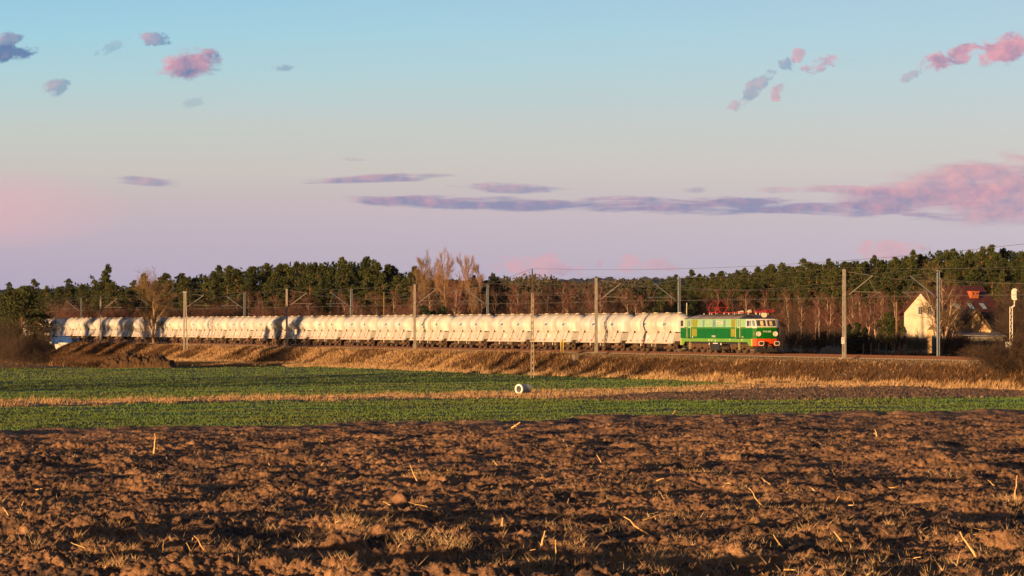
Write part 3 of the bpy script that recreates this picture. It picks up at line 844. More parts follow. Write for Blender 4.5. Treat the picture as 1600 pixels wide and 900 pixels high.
LX0 = line_t(1061.8, -1.5)
def lx(px): return line_t(px, -1.5) - LX0
def lp(p): return lx(1050 + p / 8.889)
loco = empty('electric_locomotive', WT(LX0, 0, RZ), TRK_A, 'green six-axle electric locomotive with orange red buffer beam heading the train', 'locomotive')
LEN = lx(1177.0)
CO = .22
LB = LEN - .03
print('loco', LX0, LEN, 'gap to wagon', LX0 - (t0 + 6.1))
hw = 1.5
def ring(z, inset=0.0, top=0.0):
    """plan outline at height z; top = how far the slanted windscreen leans back"""
    xr, xf = 0 + top, LB - top
    return [(xr, -1.12, z), (xr + CO - top * .2, -hw + inset, z), (xf - CO + top * .2, -hw + inset, z), (xf - .0, -1.12, z), (xf + .10, -.4, z), (xf + .10, .4, z), (xf, 1.12, z),
            (xf - CO + top * .2, hw - inset, z), (xr + CO - top * .2, hw - inset, z), (xr, 1.12, z), (xr - .10, .4, z), (xr - .10, -.4, z)]
# levels: foot .80, 1.18, 1.52, 2.60, 3.52
def loco_m(i, k):
    front = k in (2, 3, 4, 5, 6); rear = k in (0, 8, 9, 10, 11)
    if i == 0: return 1 if (front or rear) else 2
    if i == 1: return 0
    return 3
mb = MB()
def lev(a, b, mats_):
    pass
R0, R1, R2, R3, R4 = ring(.80), ring(1.185), ring(1.52), ring(2.60), ring(3.52, .04, .33)
R2b = ring(2.68)
matl = [M['l_red'], M['l_lime'], M['l_dark'], M['l_white'], M['l_light'], M['l_yellow'], M['l_black']]
def col_fn(i, k):
    # k: edge index between ring point k and k+1
    endf = k in (2, 3, 4, 5, 6); endr = k in (0, 8, 9, 10, 11)
    if i == 0: return 0 if (k in (2, 3, 4, 5, 6, 8, 9, 10, 11, 0)) else 6
    if i == 1: return 0 if (endf or endr) else 1
    if i == 2: return 2
    if i == 3: return 3 if (endf or endr) else 2
    return 3 if (endf or endr) else 4
mb.loft([R1, R2, R3, R2b, R4], mats=lambda i, k: col_fn(i + 1, k))
body = mb.build('body', matl, loco)
# drop corners of the side skirting, with the slanted cut behind the buffer beam
for sy in (-1, 1):
    for (xa, xb_, xc) in ((LB - 1.45, LB - .95, LB - CO - .01), (1.3, .85, CO + .01)):
        mb = MB(); y0, y1 = sy * (hw - .004), sy * (hw - .07)
        mb.mat = 0
        mb.add([(xa, y0, 1.185), (xc, y0, 1.185), (xc, y0, .80), (xb_, y0, .80), (xa, y1, 1.185), (xc, y1, 1.185), (xc, y1, .80), (xb_, y1, .80)],
               [(0, 1, 2, 3), (7, 6, 5, 4), (0, 4, 5, 1), (1, 5, 6, 2), (2, 6, 7, 3), (3, 7, 4, 0)])
        mb.build('side_apron', M['l_lime'], body)
# end valances (orange red) below the body
for sx in (0, 1):
    mb = MB()
    def E_(x, y, z): return ((LB + .1 - x) if sx else (-.1 + x), y, z)
    for (ya, yb_, xa, xb_) in ((-1.12, -.4, .1, 0), (-.4, .4, 0, 0), (.4, 1.12, 0, .1)):
        mb.add([E_(xa, ya, .80), E_(xb_, yb_, .80), E_(xb_, yb_, 1.183), E_(xa, ya, 1.183), E_(xa + .06, ya, .80), E_(xb_ + .06, yb_, .80), E_(xb_ + .06, yb_, 1.183), E_(xa + .06, ya, 1.183)],
               [(0, 1, 2, 3), (7, 6, 5, 4), (0, 4, 5, 1), (1, 5, 6, 2), (2, 6, 7, 3), (3, 7, 4, 0)])
    mb.build('buffer_beam', M['l_red'], loco)
    for sy in (-1, 1):
        mb = MB()
        xa, ya, xb_, yb_ = .1, 1.12 * sy, .1 + CO, (hw) * sy
        mb.add([E_(xa, ya, .80), E_(xb_, yb_, .80), E_(xb_, yb_, 1.183), E_(xa, ya, 1.183), E_(xa + .06, ya * .95, .80), E_(xb_, yb_ * .95, .80), E_(xb_, yb_ * .95, 1.183), E_(xa + .06, ya * .95, 1.183)],
               [(0, 1, 2, 3), (7, 6, 5, 4), (0, 4, 5, 1), (1, 5, 6, 2), (2, 6, 7, 3), (3, 7, 4, 0)])
        mb.build('corner_apron', M['l_red'], loco)
        mb = MB(); mb.hexa([E_(CO + .12, sy * (hw + .006), .8), E_(CO + .26, sy * (hw + .006), .8), E_(CO + .26, sy * (hw - .01), .8), E_(CO + .12, sy * (hw - .01), .8),
                            E_(CO + .12, sy * (hw + .006), 1.52), E_(CO + .26, sy * (hw + .006), 1.52), E_(CO + .26, sy * (hw - .01), 1.52), E_(CO + .12, sy * (hw - .01), 1.52)])
        mb.build('corner_stripe', M['l_yellow'], body)
# lime waist bead on front over the dark green
def side_panel(name, p0, p1, z0, z1, m_, par=body, th=.02, both=True, sl=0.04):
    """rectangle on the side wall; photo positions p0..p1 as read along the near side"""
    for sy in ((-1, 1) if both else (-1,)):
        mb = MB(); x0, x1 = lp(p0), lp(p1)
        def yw(z): return hw - (max(0, z - 2.68) / .84) * sl
        mb.hexa([(x0, sy * yw(z0) - .01, z0), (x1, sy * yw(z0) - .01, z0), (x1, sy * yw(z0) + .01, z0), (x0, sy * yw(z0) + .01, z0),
                 (x0, sy * yw(z1) - .01, z1), (x1, sy * yw(z1) - .01, z1), (x1, sy * yw(z1) + .01, z1), (x0, sy * yw(z1) + .01, z1)])
        mb.build(name, m_, par)
M['l_white2'] = M['l_white']
# white cab zones: side part of the white band
for sy in (-1, 1):
    for (xa_, xb_, xc_, xd_) in ((lp(1022), LB - CO - .01, LB - CO - .25, lp(1022)), (CO + .01, lp(168), lp(168), CO + .25)):
        mb = MB(); ya_, yb_ = sy * (hw + .004), sy * (hw - .036)
        mb.hexa([(xa_, ya_, 2.66), (xb_, ya_, 2.66), (xb_, ya_ - sy * .03, 2.66), (xa_, ya_ - sy * .03, 2.66), (xd_, yb_, 3.50), (xc_, yb_, 3.50), (xc_, yb_ - sy * .03, 3.50), (xd_, yb_ - sy * .03, 3.50)])
        mb.build('cab_band', M['l_white'], body)
for (a, b) in ((1040, 1132), ): 
    for sy in (-1, 1):
        for (x0p, x1p, mm) in ((1038, 1068, M['glass']), (1074, 1096, M['pale_glass'])):
            mb = MB(); x0, x1 = lp(x0p), lp(x1p); y = sy * (hw - .012)
            mb.box(x0, x1, min(y, y + sy * .02), max(y, y + sy * .02), 2.78, 3.36)
            mb.build('cab_side_window', mm, body)
for sy in (-1, 1):
    mb = MB(); y = sy * (hw - .012); mb.box(lp(120), lp(156), min(y, y + sy * .02), max(y, y + sy * .02), 2.76, 3.40); mb.build('cab_side_window', M['glass'], body)
# grilles
for (a, b) in ((280, 350), (820, 886)):
    side_panel('ventilation_grille', a, b, 2.70, 3.49, M['l_olive'])
    side_panel('ventilation_grille', a - 4, b - 6, 1.72, 2.52, M['l_olive'])
# side windows
for (a, b) in ((425, 448), (562, 602), (714, 740)):
    side_panel('side_window', a, b, 2.72, 3.44, M['pale_glass'])
side_panel('window_bar', 562, 602, 3.06, 3.12, M['l_olive'], th=.02)
# doors
for (a, b, w0, w1) in ((216, 268, 228, 254), (892, 950, 920, 944)):
    for sy in (-1, 1):
        mb = MB(); x0, x1 = lp(a), lp(b)
        mb.mat = 0; mb.box(x0 + .1, x1 - .1, min(sy * hw, sy * (hw + .008)), max(sy * hw, sy * (hw + .008)), 1.53, 2.595)
        mb.mat = 1; mb.box(x0 + .1, x1 - .1, min(sy * (hw - .03), sy * (hw + .006)), max(sy * (hw - .03), sy * (hw + .006)), 2.605, 3.45)
        dr = mb.build('door', [M['l_dark'], M['l_light']], body)
        mb = MB(); mb.box(lp(w0), lp(w1), min(sy * hw, sy * (hw + .016)), max(sy * hw, sy * (hw + .016)), 2.78, 3.38); mb.build('door_window', M['pale_glass'], dr)
        for xx in (x0, x1):
            mb = MB(); mb.tube([(xx, sy * (hw + .03), 1.62), (xx, sy * (hw + .07), 1.66), (xx, sy * (hw + .07), 3.36), (xx, sy * (hw + .02), 3.42)], .03, 5); mb.build('handrail', M['rail_y'], body)
        mb = MB(); mb.box(x0 + .1, x1 - .1, min(sy * hw, sy * (hw + .05)), max(sy * hw, sy * (hw + .05)), 1.5, 1.62); mb.build('door_sill', M['l_black'], body)
        mb = MB(); xs = (x0 + x1) / 2
        for dx_ in (-.0, .32): mb.tube([(xs + dx_, sy * (hw - .0), 1.2), (xs + dx_ , sy * (hw - .02), .42)], .022, 4)
        for z in (.45, .7, .95): mb.box(xs, xs + .32, sy * (hw - .02) - .05, sy * (hw - .02) + .05, z, z + .025)
        mb.build('steps', M['rail_y'], loco)
# horizontal raised bead lines
for sy in (-1, 1):
    mb = MB(); mb.box(CO + .03, LB - CO - .03, min(sy * hw, sy * (hw + .004)), max(sy * hw, sy * (hw + .004)), 2.575, 2.605); mb.build('waist_line', M['l_lime'], body)
# windscreens
def lerp(a, b, t): return tuple(a[i] + (b[i] - a[i]) * t for i in range(3))
def patch(P00, P10, P11, P01, u0, u1, v0, v1, off, name, m_, par, back=.0):
    nrm = (Vector(P10) - Vector(P00)).cross(Vector(P01) - Vector(P00)).normalized()
    if nrm.dot(Vector(P00) - Vector((LB / 2, 0, 2))) < 0: nrm = -nrm
    pts = []
    for (u, v) in ((u0, v0), (u1, v0), (u1, v1), (u0, v1)):
        q = Vector(lerp(lerp(P00, P10, u), lerp(P01, P11, u), v)); pts.append(q)
    mb = MB(); mb.hexa([tuple(p + nrm * (off - .02)) for p in pts] + [tuple(p + nrm * off) for p in pts])
    return mb.build(name, m_, par)
for end in (0, 1):
    ks = [(2, 3), (3, 4), (4, 5), (5, 6), (6, 7)] if end == 1 else [(0, 1), (11, 0), (10, 11), (9, 10), (8, 9)]
    lo, hi = R2b, R4
    # corner window
    # two big front panes each spanning an angled and half the flat facet
    def fp(y, z):   # point on the front surface
        tt = (z - 2.68) / (3.52 - 2.68)
        ay = abs(y)
        xo = .10 if ay <= .4 else .10 - .10 * (ay - .4) / .72
        if ay > 1.12: xo = 0 - (CO - .2 * .33 * tt) * (ay - 1.12) / (hw - .04 * tt - 1.12)
        lean_ = .33 * max(0, tt)
        x = LB - lean_ + xo
        return (x, y, z) if end == 1 else (LB - x if False else -(x - LB), y, z)
    def pane(ys, z0, z1, nm, m_, off=.012, par=body):
        mb = MB(); n = len(ys)
        sgn = 1 if end == 1 else -1
        lo_ = [fp(y, z0) for y in ys]; hi_ = [fp(y, z1) for y in ys]
        f = lambda p, o: (p[0] + sgn * o, p[1], p[2] + o * .3)
        vs = [f(p, off) for p in lo_] + [f(p, off) for p in hi_] + [f(p, -.03) for p in lo_] + [f(p, -.03) for p in hi_]
        fs = [(i, i + 1, n + i + 1, n + i) for i in range(n - 1)] + [(2 * n + i, 3 * n + i, 3 * n + i + 1, 2 * n + i + 1) for i in range(n - 1)]
        fs += [(i, 2 * n + i, 2 * n + i + 1, i + 1) for i in range(n - 1)] + [(n + i, n + i + 1, 3 * n + i + 1, 3 * n + i) for i in range(n - 1)]
        fs += [(0, n, 3 * n, 2 * n), (n - 1, 3 * n - 1, 4 * n - 1, 2 * n - 1)]
        mb.add(vs, fs); return mb.build(nm, m_, par)
    for sy in (-1, 1):
        ys = [sy * .10, sy * .4, sy * .75, sy * 1.06]
        w_ = pane(ys, 2.80, 3.40, 'windscreen', M['glass'])
        if end == 1:
            w2 = pane([sy * .36 + .0, sy * .52, sy * .66], 2.86, 3.32, 'sun_blind', M['blind'], .02, w_)
    pane([-1.45, -1.24], 2.80, 3.38, 'corner_pane', M['pale_glass'], .02)
    pane([-1.10, -.4, .4, 1.10], 2.60, 2.70, 'front_bead', M['l_lime'], .03)
    # lamps
    sgn = 1 if end == 1 else -1
    for sy in (-1, 1):
        y = sy * .93; bx = fp(y, 2.0)[0]
        mb = MB(); mb.disc((bx + sgn * .05, y, 2.02), (1, 0, 0), .25, .16, 20, .17); lr_ = mb.build('headlight', M['chrome'], loco)
        mb = MB(); mb.disc((bx + sgn * .04, y, 2.02), (1, 0, 0), .172, .12, 20); mb.build('lens', M['lamp'], lr_)
        if sy == -1:
            mb = MB(); bx2 = fp(-1.3, 2.0)[0]; mb.tube([(bx2, -1.36, 1.85), (bx2 + sgn * .08, -1.38, 1.9), (bx2 + sgn * .08, -1.38, 2.2), (bx2, -1.36, 2.25)], .02, 5); mb.build('grab_handle', M['rail_y'], loco)
        # buffers with pale rims
        mb = MB(); mb.tube([(fp(y, 1.0)[0], sy * .875, 1.06), (fp(y, 1.0)[0] + sgn * .48, sy * .875, 1.06)], .14, 10); bf = mb.build('buffer', M['l_black'], loco)
        mb = MB()
        xx = fp(y, 1.0)[0] + sgn * .52
        rr = []
        for k in range(20):
            an = 2 * pi * k / 20; cx_, cz_ = cos(an), sin(an)
            q = 3.2; d_ = (abs(cx_) ** q + abs(cz_) ** q) ** (-1 / q)
            rr.append((cx_ * d_, cz_ * d_))
        fr_ = [(xx + sgn * .04, sy * .875 + a * .30, 1.06 + b * .22) for a, b in rr]; bk = [(xx - sgn * .02, sy * .875 + a * .30, 1.06 + b * .22) for a, b in rr]
        mb.add(fr_ + bk, [tuple(range(20)), tuple(range(20, 40))] + [(i, (i + 1) % 20, 20 + (i + 1) % 20, 20 + i) for i in range(20)])
        mb.build('buffer_head', M['l_black'], bf)
        mb = MB()
        o1 = [(xx + sgn * .045, sy * .875 + a * .305, 1.06 + b * .225) for a, b in rr]; i1 = [(xx + sgn * .045, sy * .875 + a * .245, 1.06 + b * .165) for a, b in rr]
        o2 = [(xx - sgn * .0, p_[1], p_[2]) for p_ in o1]; i2 = [(xx, p_[1], p_[2]) for p_ in i1]
        mb.add(o1 + i1 + o2 + i2, [(i, (i + 1) % 20, 20 + (i + 1) % 20, 20 + i) for i in range(20)] + [(i, 40 + i, 40 + (i + 1) % 20, (i + 1) % 20) for i in range(20)] + [(20 + i, 60 + i, 60 + (i + 1) % 20, 20 + (i + 1) % 20) for i in range(20)])
        mb.build('buffer_rim', M['chrome'], bf)
    ex = LB + .1 if end == 1 else -.1
    mb = MB(); mb.tube([(ex, 0, 1.0), (ex + sgn * .35, 0, .98)], .07, 8); mb.tube([(ex + sgn * .35, 0, 1.02), (ex + sgn * .38, 0, .6)], .05, 6)
    for y in (-.45, .45): mb.tube([(ex, y, .9), (ex + sgn * .2, y, .78), (ex + sgn * .18, y, .5)], .035, 6)
    mb.build('coupling', M['l_black'], loco)
    mb = MB()
    xa, xb_ = (LB - .5, LB + .05) if end == 1 else (-.05, .5)
    mb.hexa([(xa, -1.15, .16), (xb_, -1.15, .2), (xb_, 1.15, .2), (xa, 1.15, .16), (xa, -1.1, .78), (xb_ - .02, -1.1, .78), (xb_ - .02, 1.1, .78), (xa, 1.1, .78)])
    mb.build('guard_plate', M['l_black'], loco)
    mb = MB()
    mb.box(ex - sgn * .7 - .2, ex - sgn * .7 + .25, -1.42, -1.2, .38, .42); mb.build('footstep', M['rail_y'], loco)
# roof
def rsec(x, h, w=hw - .04, dz=0.0):
    out = []
    for k in range(13):
        a = -1 + 2 * k / 12
        out.append((x, w * a, 3.522 + dz + h * (1 - abs(a) ** 2.6)))
    return out
rx = [(0.34, .02, 1.36), (.9, .20, 1.44), (1.6, .36, 1.46), (2.3, .42, 1.46), (LB - 3.4, .42, 1.46), (LB - 2.2, .40, 1.46), (LB - 1.3, .30, 1.45), (LB - .8, .20, 1.42), (LB - .33, .05, 1.3), (LB - .20, .02, 1.1)]
mb = MB()
mb.loft([rsec(x, h, w) for x, h, w in rx], closed=True, cap=True, mats=lambda i, k: 1 if i in (0, 1, 4, 5, 6, 7, 8) else 0)
roof = mb.build('roof', [M['l_roof'], M['l_roofdark']], loco, smooth=True)
for px_ in (372, 553, 815, 1008):
    x = lp(px_)
    mb = MB(); mb.loft([[(x - .04, y * 1.0, z + .015) for (_, y, z) in rsec(x, .42, 1.47)], [(x + .04, y, z + .015) for (_, y, z) in rsec(x, .42, 1.47)]], closed=False, cap=False)
    mb.build('roof_seam', M['l_roofdark'], roof)
mb = MB()
for y in (-.75, .75): mb.box(lp(300), lp(1060), y - .15, y + .15, 3.93, 3.99)
mb.box(lp(470), lp(620), -.5, .5, 3.9, 4.08); mb.box(lp(760), lp(870), -.6, .4, 3.9, 4.06)
mb.build('roof_walkway', M['l_roofdark'], roof)
# headlight on the roof front
xh = LB - .55
mb = MB(); mb.disc((xh, -.0, 3.95), (1, 0, 0), .29, .16, 20, .21); hl = mb.build('roof_headlight', M['chrome'], loco)
mb = MB(); mb.disc((xh + .0, 0, 3.95), (1, 0, 0), .215, .14, 20); mb.build('lens', M['lamp'], hl)
# roof gear: insulators, busbar, breaker
mb = MB()
for px_ in (318, 395, 480, 600, 660, 740, 930, 1030, 1090):
    for y in (-.45, .45): mb.tube([(lp(px_), y, 3.93), (lp(px_), y, 4.10), (lp(px_), y, 4.16)], [.07, .05, .035], 7)
mb.disc((lp(795), -.2, 4.20), (0, 1, .2), .16, .5, 12); mb.disc((lp(912), -.2, 4.28), (1, 0, .2), .17, .4, 12)
mb.build('insulators', M['porcelain'], roof)
mb = MB(); mb.tube([(lp(590), -.45, 4.18), (lp(760), -.45, 4.2), (lp(930), -.45, 4.18)], .03, 5); mb.tube([(lp(600), .45, 4.18), (lp(930), .45, 4.18)], .03, 5)
mb.tube([(lp(640), -.45, 4.18), (lp(700), .1, 4.24), (lp(760), -.2, 4.3)], .025, 5); mb.build('busbar', M['l_panto'], roof)
def panto(xa, raised, dirn=1):
    mb = MB(); zb = 4.22
    Lb = 1.9
    mb.mat = 0
    for y in (-.6, .6): mb.tube([(xa - Lb / 2, y, zb), (xa + Lb / 2, y, zb)], .045, 6)
    for x in (-Lb / 2, -.3, .3, Lb / 2): mb.tube([(xa + x, -.6, zb), (xa + x, .6, zb)], .04, 6)
    if raised:
        zk, zt = 4.72, 5.50
        for y0, y1, y2 in ((-.6, -.5, -.35), (.6, .5, .35)):
            for sx in (-1, 1):
                mb.tube([(xa + sx * .45, y0, zb), (xa + sx * 1.35, y1, zk)], .035, 6)
                mb.tube([(xa + sx * 1.35, y1, zk), (xa + sx * .15 , y2, zt)], .018, 6)
        for sx in (-1, 1): mb.tube([(xa + sx * 1.35, -.5, zk), (xa + sx * 1.35, .5, zk)], .03, 6)
        mb.mat = 1
        for sx in (-.2, .2): mb.tube([(xa + sx, -.95, zt - .12), (xa + sx, -.75, zt + .04), (xa + sx, .75, zt + .04), (xa + sx, .95, zt - .12)], .03, 6)
    else:
        for y in (-.5, .5):
            for sx in (-1, 1):
                mb.tube([(xa + sx * .45, y, zb), (xa + sx * 1.5, y * .8, zb + .12)], .035, 6); mb.tube([(xa + sx * 1.5, y * .8, zb + .12), (xa + sx * .15, y * .6, zb + .26)], .028, 6)
        mb.mat = 1
        for sx in (-.2, .2): mb.tube([(xa + sx, -.95, zb + .14), (xa + sx, -.75, zb + .29), (xa + sx, .75, zb + .29), (xa + sx, .95, zb + .14)], .03, 6)
    mb.build('pantograph', [M['l_panto'], M['l_black']], loco)
panto(lp(452), True); panto(lp(1090), False)
# undercarriage
mb = MB(); mb.box(.6, LB - .6, -1.2, 1.2, .95, 1.18); mb.build('underframe', M['l_black'], loco)
mb = MB(); x0, x1 = lp(528), lp(642); mb.box(x0, x1, -1.38, 1.38, .32, 1.0); mb.build('battery_box', M['l_black'], loco)
mb = MB(); mb.box(lp(556), lp(622), -1.40, -1.385, .98, 1.08); mb.box(lp(500), lp(512), -1.42, -1.40, .86, 1.06); mb.box(lp(660), lp(674), -1.42, -1.40, .86, 1.06); mb.build('plates', M['panel'], loco)
mb = MB(); mb.tube([(lp(600), -1.0, .55), (lp(720), -1.0, .55)], .18, 10); mb.build('air_tank', M['under'], loco)
for cset in ((235, 340, 440), (830, 925, 1035)):
    xs = [lp(c) for c in cset]
    mb = MB()
    for sy in (-1, 1):
        y = sy * 1.18
        prof = [(xs[0] - .95, .95), (xs[2] + .95, .95), (xs[2] + .95, .62), (xs[2] + .5, .55), (xs[2] + .3, .42), (xs[2] - .3, .42), (xs[2] - .5, .62), (xs[1] + .5, .62), (xs[1] + .3, .42), (xs[1] - .3, .42), (xs[1] - .5, .62), (xs[0] + .5, .62), (xs[0] + .3, .42), (xs[0] - .3, .42), (xs[0] - .5, .55), (xs[0] - .95, .62)]
        k = len(prof)
        mb.add([(a, y - .06, z) for a, z in prof] + [(a, y + .06, z) for a, z in prof], [tuple(range(k)), tuple(reversed(range(k, 2 * k)))] + [(i, k + i, k + (i + 1) % k, (i + 1) % k) for i in range(k)])
        for x in xs:
            mb.disc((x, sy * 1.27, .62), (0, 1, 0), .19, .16, 12)
            for o_ in (-.42, .42): mb.tube([(x + o_, sy * 1.27, .66), (x + o_, sy * 1.27, .98)], .09, 8)
        for x in ((xs[0] + xs[1]) / 2, (xs[1] + xs[2]) / 2): mb.tube([(x - .25, sy * 1.3, .8), (x + .25, sy * 1.3, .8)], .1, 8)
        for x in (xs[0] - .8, xs[2] + .8): mb.tube([(x, sy * 1.2, .7), (x, sy * 1.05, .12)], .06, 6)
    bg_ = mb.build('bogie', M['under_lt'], loco)
    for x in xs:
        mb = MB()
        for sy in (-1, 1):
            mb.disc((x, sy * .76, .625), (0, 1, 0), .625, .13, 28); mb.disc((x, sy * .85, .625), (0, 1, 0), .56, .04, 28, .46); mb.disc((x, sy * .85, .625), (0, 1, 0), .16, .08, 14)
            for k in range(8): mb.tube([(x + cos(k * pi / 4) * .14, sy * .84, .625 + sin(k * pi / 4) * .14), (x + cos(k * pi / 4) * .5, sy * .84, .625 + sin(k * pi / 4) * .5)], .035, 4)
        mb.tube([(x, -.7, .625), (x, .7, .625)], .1, 8)
        mb.build('wheelset', M['wheel'], bg_)
# lettering
def text(s_, size, loc, rot, m_, par, name='lettering', ext=.006):
    cu = bpy.data.curves.new(name, 'FONT'); cu.body = s_; cu.size = size; cu.align_x = 'CENTER'; cu.align_y = 'CENTER'; cu.extrude = ext; cu.offset = size * .012
    tmp = bpy.data.objects.new('tmp', cu); COL.objects.link(tmp)
    me = bpy.data.meshes.new_from_object(tmp.evaluated_get(bpy.context.evaluated_depsgraph_get()))
    bpy.data.objects.remove(tmp)
    me.materials.clear(); me.materials.append(m_)
    o = bpy.data.objects.new(name, me); link(o, par); o.location = loc; o.rotation_euler = rot
    return o
rs = (pi / 2, 0, 0)
text('ET22-880', .42, (lp(664), -hw - .02, 3.14), rs, M['panel'], body)
text('PKP', .34, (lp(510), -hw - .02, 3.14), rs, M['panel'], body)
text('CARGO', .26, (lp(578), -hw - .012, 1.74), rs, M['panel'], body)
text('ET22', .17, (lp(980), -hw - .012, 1.70), rs, M['panel'], body)
for a, zc in ((512, 1.36), (552, 1.36), (600, 1.3), (802, 1.42), (970, 1.4), (284, 1.66)):
    mb = MB(); mb.box(lp(a) - .09, lp(a) + .09, -hw - .008, -hw - .001, zc - .07, zc + .07); mb.build('stencil_plate', M['panel'], body)
text('ET22-880', .23, (LB + .118, 0, 2.25), (pi / 2, 0, pi / 2), M['panel'], body)
# driver behind the glass: a cream seat back shows instead of a figure
# ------------------------------------------------------------------ masts, wires, posts
M['steel_l'] = mat('galvanised_mast', (.36, .33, .30), .6, scale=2, c2=(.22, .20, .19), rnd=.08)
M['steel_d'] = mat('blue_grey_mast', (.20, .25, .30), .6, scale=2, c2=(.13, .16, .20), rnd=.08)  # far masts: the cooler light on them is put into this colour
M['concrete'] = mat('pole_concrete', (.32, .27, .22), .9, scale=3, c2=(.18, .15, .12))
M['wire'] = mat('line_wire', (.10, .09, .09), .6, scale=1)
M['wood'] = mat('weathered_wood', (.24, .14, .07), .9, scale=2, c2=(.12, .07, .04))
M['darkwood'] = mat('dark_crossarm', (.07, .045, .035), .8, scale=3)
M['white_paint'] = paint('white_post_paint', (.72, .70, .66)); M['black_paint'] = paint('black_post_paint', (.03, .03, .03)); M['yellow_paint'] = paint('yellow_post_paint', (.65, .50, .10))

PH = 8.05    # mast height above rail
def lattice_mast(solid=False, arm_side=1):
    """mast at its base, arm reaching towards +y (away from camera side when arm_side=1)"""
    root = empty('catenary_mast', (0, 0, 0))
    mm = M['steel_d'] if solid else M['steel_l']
    zt = RZ + PH
    mb = MB()
    if solid:
        mb.box(-.12, .12, -.11, -.08, 1.6, zt); mb.box(-.12, .12, .08, .11, 1.6, zt); mb.box(-.02, .02, -.08, .08, 1.6, zt)
        mb.box(-.22, .22, -.16, .16, zt, zt + .05)
    else:
        for s_ in (-1, 1):
            w0, w1 = .23, .13
            for (a0, a1) in ((0, .05),):
                mb.hexa([(s_ * w0 - .04, -.09, 2.0), (s_ * w0 + .04, -.09, 2.0), (s_ * w0 + .04, .09, 2.0), (s_ * w0 - .04, .09, 2.0),
                         (s_ * w1 - .04, -.09, zt), (s_ * w1 + .04, -.09, zt), (s_ * w1 + .04, .09, zt), (s_ * w1 - .04, .09, zt)])
        n_ = 17
        for i in range(n_):
            za = 2.3 + (zt - 2.6) * i / n_; zb = 2.3 + (zt - 2.6) * (i + 1) / n_
            wa = .23 - .10 * (za - 2) / (zt - 2); wb = .23 - .10 * (zb - 2) / (zt - 2)
            s_ = 1 if i % 2 else -1
            for y in (-.085, .085): mb.tube([(s_ * wa, y, za), (-s_ * wb, y, zb)], .022, 4)
        mb.box(-.2, .2, -.11, .11, zt, zt + .08)
    mb.build('post', mm, root)
    mb = MB(); mb.box(-.45, .45, -.4, .4, 1.2, 2.45 if not solid else 2.2); mb.build('foundation', M['concrete'], root)
    # cantilever: inclined strut, stay, steady arm
    mb = MB(); a = arm_side
    mb.tube([(0, a * .15, RZ + 5.5), (0, a * 3.0, RZ + 7.55)], .045, 6)
    mb.tube([(0, a * .12, zt - .1), (0, a * 3.0, RZ + 7.55)], .018, 4)
    mb.tube([(0, a * .95, RZ + 6.05), (0, a * 3.9, RZ + 6.0)], .028, 5)
    mb.tube([(0, a * 2.6, RZ + 7.25), (0, a * 3.3, RZ + 6.05)], .012, 4)
    mb.tube([(0, a * 3.8, RZ + 6.0), (0, a * 3.05, RZ + 5.66)], .02, 4)
    mb.build('cantilever', mm, root)
    mb = MB()
    for (y0, z0, y1, z1) in ((.12, RZ + 5.48, .5, RZ + 5.75), (.1, zt - .11, .45, zt - .13)):
        mb.tube([(0, a * y0, z0), (0, a * (y0 + y1) / 2, (z0 + z1) / 2), (0, a * y1, z1)], [.07, .09, .05], 8)
    mb.tube([(0, 0, zt + .05), (0, 0, zt + .3)], .06, 8)
    mb.build('insulator', M['darkwood'], root)
    return root
near_px = [157, 448, 648, 931.5, 1319]
far_px = [127, 245, 382, 549, 762, 1061, 1466]
P_NEAR, P_FAR = -3.0, 7.0
nm = lattice_mast(False, 1); fm = lattice_mast(True, -1)
near_lab = ['near side lattice mast above the dark slope by the blue bridge railing', 'near side lattice mast beside the brown trackside board', 'near side lattice mast in front of the middle of the wagons',
            'near side lattice mast in front of the second wagon behind the locomotive', 'near side lattice mast right of the locomotive carrying a small white number plate']
far_lab = ['far side grey mast leftmost behind the wagons', 'far side grey mast behind the wagons by the round bare tree', 'far side grey mast behind the wagons, left of the brown trackside board',
           'far side grey mast behind the wagons among birches', 'far side grey mast behind the wagons left of the tall power pole', 'far side grey mast behind the wagon next to the locomotive', 'far side mast standing in front of the red roofed house']
pts_near = []
for i, px in enumerate(near_px):
    o = nm if i == 0 else copy_tree(nm)
    x, y = line_xy(px, P_NEAR); o.location = (x, y, 0); o.rotation_euler = (0, 0, TRK_A)
    tag(o, near_lab[i], 'catenary mast', 'near side catenary masts'); pts_near.append(x * TD[0] + y * TD[1])
pts_far = []
for i, px in enumerate(far_px):
    o = fm if i == 0 else copy_tree(fm)
    x, y = line_xy(px, P_FAR); o.location = (x, y, 0); o.rotation_euler = (0, 0, TRK_A)
    tag(o, far_lab[i], 'catenary mast', 'far side catenary masts'); pts_far.append(x * TD[0] + y * TD[1])
# number plate on the 1319 mast
o_m = o_near = [c for c in bpy.data.objects if c.get('label') == near_lab[4]][0]
mb = MB(); mb.box(-.3, .3, -.13, -.10, 3.75, 4.35); pl_ = mb.build('number_plate', M['panel'], o_m)
text('45', .26, (0, -.14, 4.18), rs, M['brownmark'], pl_); text('9', .22, (0, -.14, 3.92), rs, M['brownmark'], pl_)
